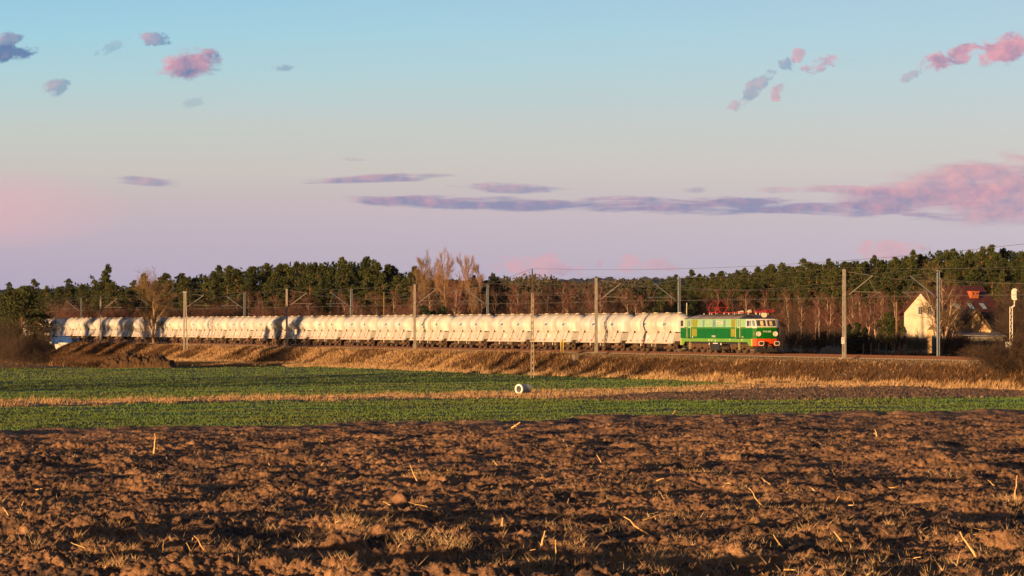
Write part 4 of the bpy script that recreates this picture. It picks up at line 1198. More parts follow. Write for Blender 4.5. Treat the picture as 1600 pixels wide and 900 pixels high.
# double tension mast at 288 (A-frame)
def tension(px, p):
    root = empty('tension_mast', (*line_xy(px, p), 0), TRK_A, 'paired lattice tension mast standing at the edge of the green field by the soil heap', 'catenary mast')
    for (xb, xt) in ((-.55, -.45), (1.55, .35)):
        mb = MB()
        for s_ in (-1, 1):
            mb.tube([(xb + s_ * .28, 0, .0), (xt + s_ * .15, 0, RZ + PH - .1)], .06, 4)
        for i in range(18):
            ta, tb = i / 18, (i + 1) / 18; s_ = 1 if i % 2 else -1
            f = lambda t_, s__: (xb + (xt - xb) * t_ + s__ * (.28 - .13 * t_), 0, (RZ + PH - .1) * t_)
            mb.tube([f(ta, s_), f(tb, -s_)], .035, 4)
        lg = mb.build('post', M['steel_l'], root)
        mb = MB(); mb.box(xb - .5, xb + .5, -.5, .5, -.3, .18); mb.build('foundation', M['concrete'], root)
    mb = MB(); mb.box(-.75, .65, -.12, .12, RZ + PH - .1, RZ + PH + .12); mb.tube([(-.45, .1, RZ + 5.5), (0, 3.0, RZ + 7.55)], .045, 6); mb.tube([(-.2, .1, RZ + PH - .2), (0, 3.0, RZ + 7.55)], .02, 4)
    mb.tube([(0, .95, RZ + 6.05), (0, 3.9, RZ + 6.0)], .028, 5)
    mb.build('crosspiece', M['steel_l'], root)
    x, y = line_xy(px, p); return x * TD[0] + y * TD[1]
tt = tension(289, -6.2)
pts_near = sorted(pts_near + [tt]); pts_far = sorted(pts_far)
def wires(pp, ts, nmx, z_c, z_m, z_top, ptop, side):
    ts = [ts[0] - 60] + ts + [ts[-1] + 58]
    for kind_, r, pts in (('contact', .013, None), ('messenger', .014, None), ('earth', .011, None)):
        mb = MB(); P_ = []
        for a, b in zip(ts[:-1], ts[1:]):
            n = 12
            for i in range(n):
                u = i / n; sag = 4 * u * (1 - u)
                if kind_ == 'contact': P_.append(WT(a + (b - a) * u, pp, z_c - .05 * sag))
                elif kind_ == 'messenger': P_.append(WT(a + (b - a) * u, pp, z_m - 1.0 * sag))
                else: P_.append(WT(a + (b - a) * u, ptop, z_top - .5 * sag))
        mb.tube(P_, r, 4)
        lab = {'contact': 'thin contact wire over the %s track, lowest of its wires', 'messenger': 'sagging carrying wire over the %s track', 'earth': 'wire strung along the tops of the %s masts'}[kind_] % (side if kind_ != 'earth' else side + ' row of')
        tag(mb.build('overhead_wire', M['wire']), lab, 'overhead wire', 'railway overhead wires')
    for a, b in zip(ts[:-1], ts[1:]):
        pass
wires(0, pts_near, 0, RZ + 5.6, RZ + 7.5, RZ + PH + .28, P_NEAR, 'near')
wires(4, pts_far, 0, RZ + 5.6, RZ + 7.5, RZ + PH + .28, P_FAR, 'far')

# power line pole with crossarm
def power_pole(loc, h, label, rz=0, cross=True):
    root = empty('power_pole', loc, rz, label, 'power pole')
    zc = h * .80
    mb = MB()
    for s_ in (-1, 1):
        mb.hexa([(s_ * .14 - .045, -.11, -.3), (s_ * .14 + .045, -.11, -.3), (s_ * .14 + .045, .11, -.3), (s_ * .14 - .045, .11, -.3), (s_ * .075 - .04, -.08, zc), (s_ * .075 + .04, -.08, zc), (s_ * .075 + .04, .08, zc), (s_ * .075 - .04, .08, zc)])
    for i in range(14):
        z = .3 + (zc - .5) * i / 14; w = .14 - .06 * z / zc; mb.box(-w, w, -.07, .07, z, z + .22)
    mb.build('post', M['concrete'], root)
    mb = MB(); mb.box(-.07, .07, -.07, .07, zc - .4, h); mb.box(-.06, .34, -.05, .05, h - .55, h - .46)
    if cross:
        mb.box(-1.02, 1.02, -.06, .06, zc - .06, zc + .08)
    tp = mb.build('pole_top', M['darkwood'], root)
    for x, z in (((-1.0, zc + .08), (1.0, zc + .08)) if cross else ()) + ((0, h), (.3, h - .46)):
        mb = MB(); mb.tube([(x, 0, z), (x, 0, z + .16), (x, 0, z + .3)], [.05, .08, .04], 8); mb.build('insulator', M['darkwood'], tp)
    return root
pp0 = (2.1, 325, gz(2.1, 325))
power_pole(pp0, 11.1 - pp0[2] - .1, 'tall concrete power pole with dark crossarm standing alone in the green field', .1)
mbh = MB()
for k in range(1):
    pass
x6, y6 = at(600, 492)
z6 = gz(x6, y6)
mb = MB(); mb.tube([(0, 0, -.3), (0, 0, 8.9)], [.16, .10], 8); o = mb.build('wooden_pole', M['wood']); o.location = (x6, y6, z6); tag(o, 'thin dark wooden pole behind the wagons among the left hand birches', 'pole')
nx_, ny_ = 46, 222
pn = power_pole((nx_, ny_, gz(nx_, ny_)), 11.9, 'power pole just outside the right edge that carries the single line wire', .1)
def span(a, b, sag, r, lab):
    mb = MB(); a = Vector(a); b = Vector(b)
    mb.tube([tuple(a.lerp(b, i / 24) - Vector((0, 0, 4 * sag * (i / 24) * (1 - i / 24)))) for i in range(25)], r, 4)
    tag(mb.build('power_line', M['wire']), lab, 'power line')
span((pp0[0], pp0[1], 11.35), (nx_, ny_, gz(nx_, ny_) + 12.15), 1.1, .02, 'single wire rising from the power pole to the right edge of the picture')
span((pp0[0], pp0[1], 11.35), (x6, y6, z6 + 8.9), 1.4, .02, 'single wire running from the power pole down left to the wooden pole')
mb = MB(); mb.tube([(0, 0, -.3), (0, 0, 6.6)], [.17, .12], 8); o = mb.build('wooden_pole', M['wood'])
x, y = at(1401, 425); o.location = (x, y, gz(x, y)); tag(o, 'stout brown wooden pole left of the house', 'pole')

# posts and signs along the line
def place(o, px, p, z=None, rz=TRK_A):
    x, y = line_xy(px, p); o.location = (x, y, gz(x, y) if z is None else z); o.rotation_euler = (0, 0, rz); return o
for (px, p, h, lab) in ((426.5, -3.6, 2.0, 'brown trackside board on a post left of a lattice mast'), (176, -3.8, 1.9, 'brown trackside post on the dark slope near the bridge')):
    root = empty('trackside_board', (0, 0, 0), 0, lab, 'trackside board'); place(root, px, p, 2.0 if px > 300 else 1.6)
    mb = MB(); mb.box(-.05, .05, -.05, .05, -.4, 1.0); mb.build('post', M['black_paint'], root)
    mb = MB(); mb.box(-.18, .18, -.06, -.02, .6, h - .1); mb.box(-.2, .2, -.07, -.0, h - .1, h - .04); mb.build('board', M['wood'], root)
root = empty('hectometre_post', (0, 0, 0), 0, 'pair of pale yellow boards on a black post before the third wagon', 'marker post'); place(root, 879, -4.2, 2.15)
mb = MB(); mb.box(-.05, .05, -.04, .04, -1.0, 1.7); mb.build('post', M['black_paint'], root)
for s_ in (-1, 1):
    mb = MB(); mb.hexa([(s_ * .30 - .12, -.08, -.15), (s_ * .30 + .12, -.08, -.15), (s_ * .30 + .12, -.05, -.15), (s_ * .30 - .12, -.05, -.15), (s_ * .36 - .12, -.08, 1.75), (s_ * .36 + .12, -.08, 1.75), (s_ * .36 + .12, -.05, 1.75), (s_ * .36 - .12, -.05, 1.75)])
    mb.build('board', M['yellow_paint'], root)
root = empty('dwarf_signal', (0, 0, 0), 0, 'slim white signal with a pale base box beside the lattice mast left of centre', 'signal'); place(root, 462, -3.6, 2.0)
mb = MB(); mb.tube([(0, 0, -.2), (0, 0, 2.2)], .04, 6); mb.build('post', M['black_paint'], root)
mb = MB(); mb.box(-.16, .16, -.1, .1, 2.2, 2.9); mb.build('signal_head', M['white_paint'], root)
mb = MB(); mb.box(-.3, .3, -.3, .3, -.9, -.3); mb.build('base_box', M['white_paint'], root)
root = empty('signal_disc', (0, 0, 0), 0, 'round white signal disc on a thin pale post above the first wagon', 'signal'); place(root, 1073, 7.5, 1.9)
mb = MB(); mb.tube([(0, 0, -.3), (0, 0, 5.6)], .05, 6); mb.build('post', M['rail_y'], root)
mb = MB(); mb.disc((0, 0, 5.85), (TD[0], 1, 0), .26, .05, 18); mb.build('disc', M['white_paint'], root)
# tall white signal at the right edge, seen from behind
root = empty('railway_signal', (0, 0, 0), 0, 'tall white signal with oval backboard at the right edge', 'signal'); x, y = line_xy(1580, 7.4); root.location = (x, y, gz(x, y))
mb = MB()
for s_ in (-1, 1): mb.tube([(s_ * .12, 0, -.2), (s_ * .12, 0, 4.9)], .035, 5)
for i in range(16): mb.tube([((-.12 if i % 2 else .12), 0, .1 + i * .3), ((.12 if i % 2 else -.12), 0, .4 + i * .3)], .025, 4)
mb.tube([(0, 0, 4.8), (.28, 0, 5.0), (.30, 0, 5.4)], .09, 6)
mb.build('lattice_post', M['white_paint'], root)
mb = MB(); ov = []
for z0, z1 in ((5.45, 6.6),):
    pts = [(.3 + .28 * cos(a) , (z0 + z1) / 2 + (z1 - z0 - .6) / 2 * (1 if sin(a) > 0 else -1) + .28 * sin(a)) for a in [2 * pi * k / 24 + .01 for k in range(24)]]
    mb.add([(a, -.04, b) for a, b in pts] + [(a, .04, b) for a, b in pts], [tuple(range(24)), tuple(reversed(range(24, 48)))] + [(i, (i + 1) % 24, 24 + (i + 1) % 24, 24 + i) for i in range(24)])
mb.box(.15, .45, -.22, -.04, 5.65, 6.4)
mb.build('backboard', M['white_paint'], root)
mb = MB(); mb.box(-.5, .0, -.2, .2, 1.1, 1.7); mb.build('relay_box', M['white_paint'], root)
# pale relay cabinet on bank near x=1003
for (px, p, lab) in ((900, -6.2, 'small grey concrete marker stone low on the bank'),):
    mb = MB(); mb.box(-.35, .35, -.3, .3, -.3, .45); mb.box(-.4, .4, -.35, .35, .45, .55); o = mb.build('marker_stone', M['concrete']); place(o, px, p); tag(o, lab, 'marker stone')

# ------------------------------------------------------------------ concrete pipe, soil heap
M['pipe'] = mat('new_concrete', (.82, .82, .82), .85, scale=5, c2=(.66, .66, .66))
mb = MB(); mb.disc((0, 0, 0), (1, 0, 0), .35, 1.1, 28, .25); mb.disc((-.50, 0, 0), (1, 0, 0), .385, .14, 28, .255)
o = mb.build('concrete_pipe', M['pipe']); Yp_ = row_Y(616.5); x, y = at(818, Yp_); o.location = (x, y, base_z(Yp_) + .42); o.rotation_euler = (0, 0, radians(50)); tag(o, 'short pale concrete drain pipe lying open ended on the grass strip', 'pipe')
M['heap'] = mat('manure_heap', (.10, .055, .025), .95, scale=1.5, c2=(.04, .025, .014), bump=.1, bscale=4)
def heap(name, cx, cy, L, Wd, hgt, seed, lab, cat, m_):
    n = 150; m2 = 50
    u = np.linspace(-1, 1, n); v = np.linspace(-1, 1, m2); U, V_ = np.meshgrid(u, v)
    X = U * L / 2; Y = V_ * Wd / 2
    prof = np.interp(U, [-1, -.75, -.45, -.2, 0, .2, .35, .55, .8, 1], [0, .35, .8, 1, .9, .75, .85, .95, .55, 0])
    Z = hgt * prof * np.sqrt(np.maximum(0, 1 - V_ ** 2))
    Z = Z * (.75 + .5 * fbm(X * .8, Y * .8 + seed, 3, seed)) + .5 * worley_dome(X + 50, Y + 50, .9, seed + 5) * np.minimum(1, Z * 2) + .35 * worley_dome(X + 50, Y + 50, .4, seed + 9) * np.minimum(1, Z * 2)
    i = np.arange(n * m2).reshape(m2, n)
    q = np.stack([i[:-1, :-1], i[:-1, 1:], i[1:, 1:], i[1:, :-1]], -1).reshape(-1, 4)
    o = mesh_np(name, np.stack([X, Y, Z], -1).reshape(-1, 3), q, m_); o.location = (cx, cy, gz(cx, cy) - .15)
    return tag(o, lab, cat)
x, y = at(214, 402)
heap('soil_heap', x, y, 10.6, 4.5, 1.75, 3, 'long dark brown heap of dug soil at the foot of the bank', 'soil heap', M['heap'])

# ------------------------------------------------------------------ bridge
M['blue_rail'] = paint('blue_railing_paint', (.03, .10, .36), .45, .2, 0)
M['abut'] = mat('white_abutment', (.68, .68, .66), .8, scale=1.5, c2=(.5, .5, .48))
root = empty('railway_bridge', WT((BR0 + BR1) / 2 - 3, -3.6, 0), TRK_A, 'small white railway bridge with blue railings under the last wagons', 'bridge')
# local: x along track (right/near), y away from camera
tc_ = (BR0 + BR1) / 2 - 3
def bt(px): return line_t(px, -3.6) - tc_
mb = MB(); mb.box(bt(94), bt(111), -.3, 12.0, 1.75, 2.32); mb.build('deck', M['abut'], root)
mb = MB(); xa, xb_ = bt(87.5), bt(99.5)
mb.add([(xa, -.35, 2.15), (xb_, -.35, 1.9), (xb_, -.35, -.4), (bt(93.0), -.35, -.4), (xa, 12, 2.15), (xb_, 12, 1.9), (xb_, 12, -.4), (bt(93.0), 12, -.4)],
       [(0, 1, 2, 3), (7, 6, 5, 4), (0, 4, 5, 1), (1, 5, 6, 2), (2, 6, 7, 3), (3, 7, 4, 0)])
mb.build('abutment', M['abut'], root)
mb = MB(); mb.box(bt(108), bt(127), -.2, 12, -.4, 1.74); mb.build('abutment', M['abut'], root)
def railing(a, b, z0, z1, y=-.38):
    mb = MB(); n = max(4, int((b - a) / .55))
    mb.tube([(a, y, z1), (b, y, z1)], .05, 5); mb.tube([(a, y, z0 + .08), (b, y, z0 + .08)], .05, 5)
    for i in range(n + 1):
        x = a + (b - a) * i / n; mb.box(x - .03, x + .03, y - .03, y + .03, z0, z1)
    mb.box(a, b, y + .04, y + .055, z0 + .05, z1 - .25)
    mb.build('railing', M['blue_rail'], root)
railing(bt(84.5), bt(92.5), 2.0, 3.25, -.5); railing(bt(92.6), bt(110.5), 2.28, 3.55); railing(bt(111.5), bt(127.5), 2.0, 3.15, -.5)
mb = MB(); mb.box(bt(81.5), bt(85.2), -.6, 0, 1.9, 2.4); mb.box(bt(115), bt(119), -.5, -.2, 1.75, 1.98); mb.build('kerb_block', M['abut'], root)
# round red-rimmed road sign under the pine
root = empty('road_sign', (0, 0, 0), 0, 'small round white sign with a red rim below the left pine', 'road sign'); x, y = at(65.5, 404); root.location = (x, y, gz(x, y))
mb = MB(); mb.tube([(0, 0, -.2), (0, 0, 1.6)], .035, 6); mb.build('post', M['steel_d'], root)
mb = MB(); mb.disc((0, -.05, 1.35), (.2, 1, 0), .3, .02, 20, .2); mb.build('rim', M['redlead'], root)
mb = MB(); mb.disc((0, -.05, 1.35), (.2, 1, 0), .22, .014, 20); mb.build('plate', M['white_paint'], root)

# ------------------------------------------------------------------ house
M['plaster'] = mat('ochre_plaster', (.68, .60, .48), .9, scale=.9, c2=(.54, .45, .33), bump=.02, bscale=5)
M['plaster2'] = mat('tan_plaster', (.62, .42, .22), .9, scale=.9, c2=(.52, .34, .18), bump=.02, bscale=5)
def tiles_mat(name, c, c2, sc=3.0):
    m_ = bpy.data.materials.new(name); m_.use_nodes = True
    t = m_.node_tree; t.nodes.clear(); q = NB(t)
    oc = q.n('ShaderNodeTexCoord').outputs['Object']
    wv = q.n('ShaderNodeTexWave', bands_direction='Z', wave_profile='SAW'); wv.inputs['Scale'].default_value = sc; q.l(oc, wv.inputs[0])
    wv2 = q.n('ShaderNodeTexWave', bands_direction='X'); wv2.inputs['Scale'].default_value = 1.6; q.l(oc, wv2.inputs[0])
    f = q.noise(oc, 1.2, 5, .6)
    col = q.mix(f, c, c2); dk = q.m('MULTIPLY_ADD', wv.outputs[1], .35, .75); hs = q.n('ShaderNodeHueSaturation'); q.l(dk, hs.inputs['Value']); q.l(col, hs.inputs['Color'])
    b = q.n('ShaderNodeBsdfPrincipled'); q.l(hs.outputs[0], b.inputs['Base Color']); b.inputs['Roughness'].default_value = .6
    bp = q.n('ShaderNodeBump'); bp.inputs['Distance'].default_value = .05; q.l(q.m('ADD', wv.outputs[1], q.m('MULTIPLY', wv2.outputs[1], .3)), bp.inputs['Height']); q.l(bp.outputs[0], b.inputs['Normal'])
    o = q.n('ShaderNodeOutputMaterial'); q.l(b.outputs[0], o.inputs[0]); return m_
M['tiles'] = tiles_mat('dark_red_roof', (.105, .02, .022, 1), (.06, .013, .017, 1))
M['eternit'] = tiles_mat('brown_sheet_roof', (.17, .11, .065, 1), (.10, .07, .045, 1), 2)
M['brick_o'] = mat('orange_chimney_brick', (.55, .15, .045), .85, scale=8, c2=(.4, .10, .03))
M['skylight'] = mat('skylight_glass', (.30, .42, .55), .1, scale=2, spec=.9); M['frame_w'] = paint('white_window_frame', (.8, .78, .72)); M['shedroof'] = mat('blue_grey_sheet', (.24, .25, .30), .6, scale=3, c2=(.12, .13, .16))
M['greywall'] = mat('grey_render', (.30, .27, .24), .9, scale=2, c2=(.18, .16, .14))
HYd = 408.0; hs_ = F / HYd     # about 12 px per metre
AL = radians(27)
def hz(py): return CZ - (py - HY) / hs_
gx0, gy0 = (1441 - 800) / F * HYd, HYd
gzh = 1.65
house = empty('house', (gx0, gy0, 0), AL, 'ochre house with dark red tiled roof, orange chimney and roof windows', 'house')
# local x: along the ridge (right and away), local -y faces the camera
ca_, sa_ = cos(AL), sin(AL)
def hx_(px): return (px - 1441) / hs_ / ca_     # along the ridge line as seen
ze, zr1, zr2 = hz(492), hz(455.5), hz(446.8)
W1, W2 = 4.15, 4.75
xL2 = hx_(1483); xR = hx_(1543)
def gable(par, x0, x1, w, zb, ze_, zr_, nmw='wall', m_=None):
    mb = MB()
    mb.add([(x0, -w, zb), (x0, w, zb), (x0, w, ze_), (x0, 0, zr_), (x0, -w, ze_), (x1, -w, zb), (x1, w, zb), (x1, w, ze_), (x1, 0, zr_), (x1, -w, ze_)],
           [(0, 4, 3, 2, 1), (5, 6, 7, 8, 9), (0, 5, 9, 4), (1, 2, 7, 6), (0, 1, 6, 5), (4, 9, 8, 3), (3, 8, 7, 2)])
    return mb.build(nmw, m_, par)
def roofm(par, x0, x1, w, ze_, zr_, ov, th, m_, nmw='roof'):
    sl = (zr_ - ze_) / w; yo = w + ov; zo = ze_ - sl * ov
    mb = MB()
    for s_ in (-1, 1):
        mb.add([(x0, 0, zr_ + .02), (x1, 0, zr_ + .02), (x1, s_ * yo, zo + .02), (x0, s_ * yo, zo + .02), (x0, 0, zr_ + .02 + th), (x1, 0, zr_ + .02 + th), (x1, s_ * yo, zo + .02 + th), (x0, s_ * yo, zo + .02 + th)],
               [(3, 2, 1, 0), (4, 5, 6, 7), (0, 1, 5, 4), (1, 2, 6, 5), (2, 3, 7, 6), (3, 0, 4, 7)])
    return mb.build(nmw, m_, par)
gable(house, 0, xL2 + .5, W1, gzh - .3, ze + .25, zr1, 'wall', M['plaster'])
gable(house, xL2 - .6, xR - .25, W2 - .55, gzh - .3, hz(491) - .1, zr2 - .15, 'wall', M['plaster'])
roofm(house, -.55, xL2 - .2, W1, ze + .25, zr1, .55, .16, M['tiles'])
r2 = roofm(house, xL2 - .9, xR, W2 - .45, hz(490), zr2 - .12, .55, .16, M['tiles'])
# gable windows
for y_ in (.4, -1.75):
    mb = MB(); mb.box(-.05, .0, y_ - .48, y_ + .48, hz(492) + .0, hz(478.5)); fr = mb.build('window', M['frame_w'], house)
    for s_ in (-1, 1):
        mb = MB(); mb.box(-.062, -.052, y_ + s_ * .22 - .17, y_ + s_ * .22 + .17, hz(491), hz(479.3)); mb.build('pane', M['glass'], fr)
# chimney
cxl = hx_(1515) - .2
mb = MB(); mb.box(cxl - .55, cxl + .55, -2.3, -1.5, hz(466), hz(456.5)); mb.box(cxl - .64, cxl + .64, -2.38, -1.42, hz(456.5), hz(454.8)); ch = mb.build('chimney', M['brick_o'], r2)
mb = MB()
for s_ in (-.3, .3): mb.box(cxl + s_ - .12, cxl + s_ + .12, -2.31, -2.302, hz(459.5), hz(457.3))
mb.build('flue_opening', M['l_black'], ch)
# skylights on the camera side slope
sl_ = (zr2 - .12 - hz(490)) / (W2 - .45)
for px in (1492, 1515.5, 1536.5):
    zc_ = hz(481); d_ = (zr2 - .12 - zc_) / sl_
    xc = (px - 1441) / hs_ / ca_ - d_ * sa_ / ca_
    def rp(dx_, dd, o_): 
        y_ = -(d_ + dd); z_ = zr2 - .12 + .18 - sl_ * (d_ + dd)
        return (xc + dx_, y_ - o_ * .6, z_ + o_)
    for nm_, hwid, hh_, o0, o1, mm in (('skylight', .42, .55, .0, .05, M['black_paint']), ('pane', .33, .45, .04, .07, M['skylight'])):
        mb = MB(); mb.hexa([rp(-hwid, hh_, o0), rp(hwid, hh_, o0), rp(hwid, -hh_, o0), rp(-hwid, -hh_, o0), rp(-hwid, hh_, o1), rp(hwid, hh_, o1), rp(hwid, -hh_, o1), rp(-hwid, -hh_, o1)])
        if nm_ == 'skylight': sk_ = mb.build(nm_, mm, r2)
        else: mb.build(nm_, mm, sk_)
# front extension with brown roof; tan gable towards the camera
ext = empty('annexe', (0, 0, 0), 0, 'low tan annexe with brown sheet roof in front of the house', 'house annexe')
Ye = 398.0; he = F / Ye
def ew(px, py, dy=0): return ((px - 800) / he, Ye + dy, CZ - (py - HY) / he)
def wed(name, pts, th, m_, par):
    mb = MB(); k = len(pts); mb.add(pts + [(p[0] + .0, p[1] + th, p[2]) for p in pts], [tuple(range(k)), tuple(reversed(range(k, 2 * k)))] + [(i, (i + 1) % k, k + (i + 1) % k, k + i) for i in range(k)])
    return mb.build(name, m_, par)
wed('wall', [ew(1499, 554, .6), ew(1547, 554, -.6), ew(1547, 515.5, -.6), ew(1526, 485.5, -.1), ew(1499, 515.5, .6)], .25, M['plaster2'], ext)
mb = MB()
A0, A1, B0, B1 = ew(1527.5, 484, -.6), ew(1486, 484.2, 3.5), ew(1498.5, 517, .2), ew(1453, 517, 2.6)
mb.hexa([A0, B0, B1, A1] + [(p[0], p[1], p[2] + .14) for p in (A0, B0, B1, A1)])
A2, A3 = ew(1549, 517, -.9), ew(1515, 517, 6)
mb.hexa([A0, A1, A3, A2] + [(p[0], p[1], p[2] + .14) for p in (A0, A1, A3, A2)])
mb.build('roof', M['eternit'], ext)
wed('wall', [ew(1453, 554, 2.4), ew(1499, 554, .1), ew(1499, 515.5, .1), ew(1453, 515.5, 2.4)], .25, M['plaster2'], ext)
# shed with blue-grey lean-to roof before the annexe
shed = empty('shed', (0, 0, 0), 0, 'low grey shed under a blue grey sheet roof before the annexe', 'shed')
mb = MB()
p4 = [ew(1452, 523.5, -4.5), ew(1567, 525.5, -3.0), ew(1560, 517.5, 1.5), ew(1458, 516.5, .0)]
mb.hexa([(p[0], p[1], p[2] - .02) for p in p4] + [(p[0], p[1], p[2] + .1) for p in p4]); mb.build('roof', M['shedroof'], shed)
wed('wall', [ew(1455, 556, -4.0), ew(1465, 556, -4.0), ew(1465, 524, -4.0), ew(1455, 524, -4.0)], 3.5, M['greywall'], shed)
wed('wall', [ew(1513, 556, -2.6), ew(1563, 556, -2.0), ew(1563, 526, -2.0), ew(1513, 526, -2.6)], 3.0, M['greywall'], shed)
wed('back_wall', [ew(1465, 556, -1.2), ew(1513, 556, -1.2), ew(1513, 522, -1.2), ew(1465, 522, -1.2)], .2, M['greywall'], shed)
for (a, b, c_, d_, dy) in ((1459, 1463, 538, 529, -4.03), (1523, 1531, 540, 531, -2.72), (1546, 1552, 539, 531, -2.5)):
    w_ = wed('window', [ew(a, c_, dy), ew(b, c_, dy), ew(b, d_, dy), ew(a, d_, dy)], .05, M['frame_w'], shed)
    wed('pane', [ew(a + .8, c_ - 1, dy - .02), ew(b - .8, c_ - 1, dy - .02), ew(b - .8, d_ + 1, dy - .02), ew(a + .8, d_ + 1, dy - .02)], .03, M['glass'], w_)
# garden fence posts
labs = ['leftmost post of the row before the dark shrubs', 'second post from the left of the row before the dark shrubs', 'third post from the left in the row left of the house', 'fourth post from the left in the row left of the house', 'fifth post from the left, beside the wooden pole', 'small reddish post right of the wooden pole', 'bent post nearest the pale bush by the house']
for k, px in enumerate((1349, 1361, 1373, 1385, 1397.5, 1406, 1412)):
    mb = MB(); mb.tube([(0, 0, -.2), (0, 0, 1.15), (.03, 0, 1.5)], [.09, .08, .06], 6)
    o = mb.build('fence_post', M['concrete'] if k != 5 else M['redlead']); x, y = at(px, 378); o.location = (x, y, gz(x, y) + .1); tag(o, labs[k], 'fence post', 'garden fence posts beyond the line')
# ------------------------------------------------------------------ trees
def leaf_mat(name, c, c2, tr=.0, sc=.35, rnd=.2, c3=None):
    return mat(name, c, .75, scale=sc, c2=c2, rnd=rnd, spec=.2, detail=4, c3=c3, sc3=.25)
M['needles'] = leaf_mat('pine_needles', (.066, .078, .020), (.022, .034, .013), rnd=.28)
M['needles_d'] = leaf_mat('dark_spruce_needles', (.03, .045, .016), (.018, .03, .012))
def pine_bark():
    m_ = bpy.data.materials.new('pine_bark'); m_.use_nodes = True
    t = m_.node_tree; t.nodes.clear(); q = NB(t)
    oc = q.n('ShaderNodeTexCoord').outputs['Object']; sp = q.n('ShaderNodeSeparateXYZ'); q.l(oc, sp.inputs[0])
    f = q.m('MULTIPLY_ADD', sp.outputs[2], .12, -.35, clamp=True)
    col = q.mix(f, (.085, .06, .045, 1), (.20, .09, .042, 1)); n2 = q.noise(oc, 4, 4, .6)
    hs = q.n('ShaderNodeHueSaturation'); q.l(q.m('MULTIPLY_ADD', n2, .9, .55), hs.inputs['Value']); q.l(col, hs.inputs['Color'])
    b = q.n('ShaderNodeBsdfPrincipled'); q.l(hs.outputs[0], b.inputs['Base Color']); b.inputs['Roughness'].default_value = .9
    o = q.n('ShaderNodeOutputMaterial'); q.l(b.outputs[0], o.inputs[0]); return m_
M['pbark'] = pine_bark()
M['birch'] = mat('birch_bark', (.52, .40, .30), .8, scale=2.5, c2=(.26, .18, .13), rnd=.15)
M['twig_red'] = mat('reddish_twigs', (.17, .075, .055), .85, scale=.3, c2=(.10, .05, .04), rnd=.3)
M['twig_brown'] = mat('brown_twigs', (.27, .17, .09), .85, scale=.3, c2=(.16, .10, .06), rnd=.2)
M['bark_tan'] = mat('tan_bark', (.33, .22, .13), .85, scale=1.2, c2=(.18, .12, .075), rnd=.15)
M['twig_dark'] = mat('dark_twigs', (.10, .065, .045), .9, scale=.4, c2=(.05, .035, .028), rnd=.2)

class Seg:
    def __init__(s): s.a = []; s.b = []; s.ra = []; s.rb = []
    def add(s, a, b, ra, rb): s.a.append(a); s.b.append(b); s.ra.append(ra); s.rb.append(rb)
    def mesh(s, name, m_, parent=None, n=3):
        a = np.array(s.a); b = np.array(s.b); ra = np.array(s.ra); rb = np.array(s.rb)
        t = b - a; t /= np.linalg.norm(t, axis=1, keepdims=True) + 1e-9
        up = np.where(np.abs(t[:, 2:3]) < .9, np.array([[0, 0, 1.]]), np.array([[1., 0, 0]]))
        u = np.cross(t, up); u /= np.linalg.norm(u, axis=1, keepdims=True) + 1e-9; w = np.cross(t, u)
        V = []
        for k in range(n):
            an = 2 * pi * k / n
            V.append(a + (u * cos(an) + w * sin(an)) * ra[:, None])
        for k in range(n):
            an = 2 * pi * k / n
            V.append(b + (u * cos(an) + w * sin(an)) * rb[:, None])
        V = np.stack(V, 1); N = len(a)
        base = np.arange(N)[:, None, None] * 2 * n
        q = np.array([[k, (k + 1) % n, n + (k + 1) % n, n + k] for k in range(n)])
        return mesh_np(name, V.reshape(-1, 3), (base + q[None]).reshape(-1, 4), m_, parent, smooth=n > 3)

def needles(C, Rr, rng, nper, size, flat=.6):
    """clumps of needle tufts: C centres, Rr radii"""
    N = len(C) * nper
    c = np.repeat(C, nper, 0); r = np.repeat(Rr, nper)
    d = rng.normal(0, 1, (N, 3)); d /= np.linalg.norm(d, axis=1, keepdims=True)
    rad = rng.uniform(.25, 1, N) ** .5
    p = c + d * (r * rad)[:, None] * np.array([1, 1, flat])
    # each tuft is a small pointed sprig pointing outwards and up
    o = d * .8 + rng.normal(0, .5, (N, 3)) + np.array([0, 0, .35]); o /= np.linalg.norm(o, axis=1, keepdims=True)
    s_ = rng.normal(0, 1, (N, 3)); s_ = np.cross(o, s_); s_ /= np.linalg.norm(s_, axis=1, keepdims=True)
    L = size * rng.uniform(.6, 1.4, N)[:, None]
    V = np.stack([p - s_ * L * .38, p + s_ * L * .38, p + o * L], 1)
    return V.reshape(-1, 3)

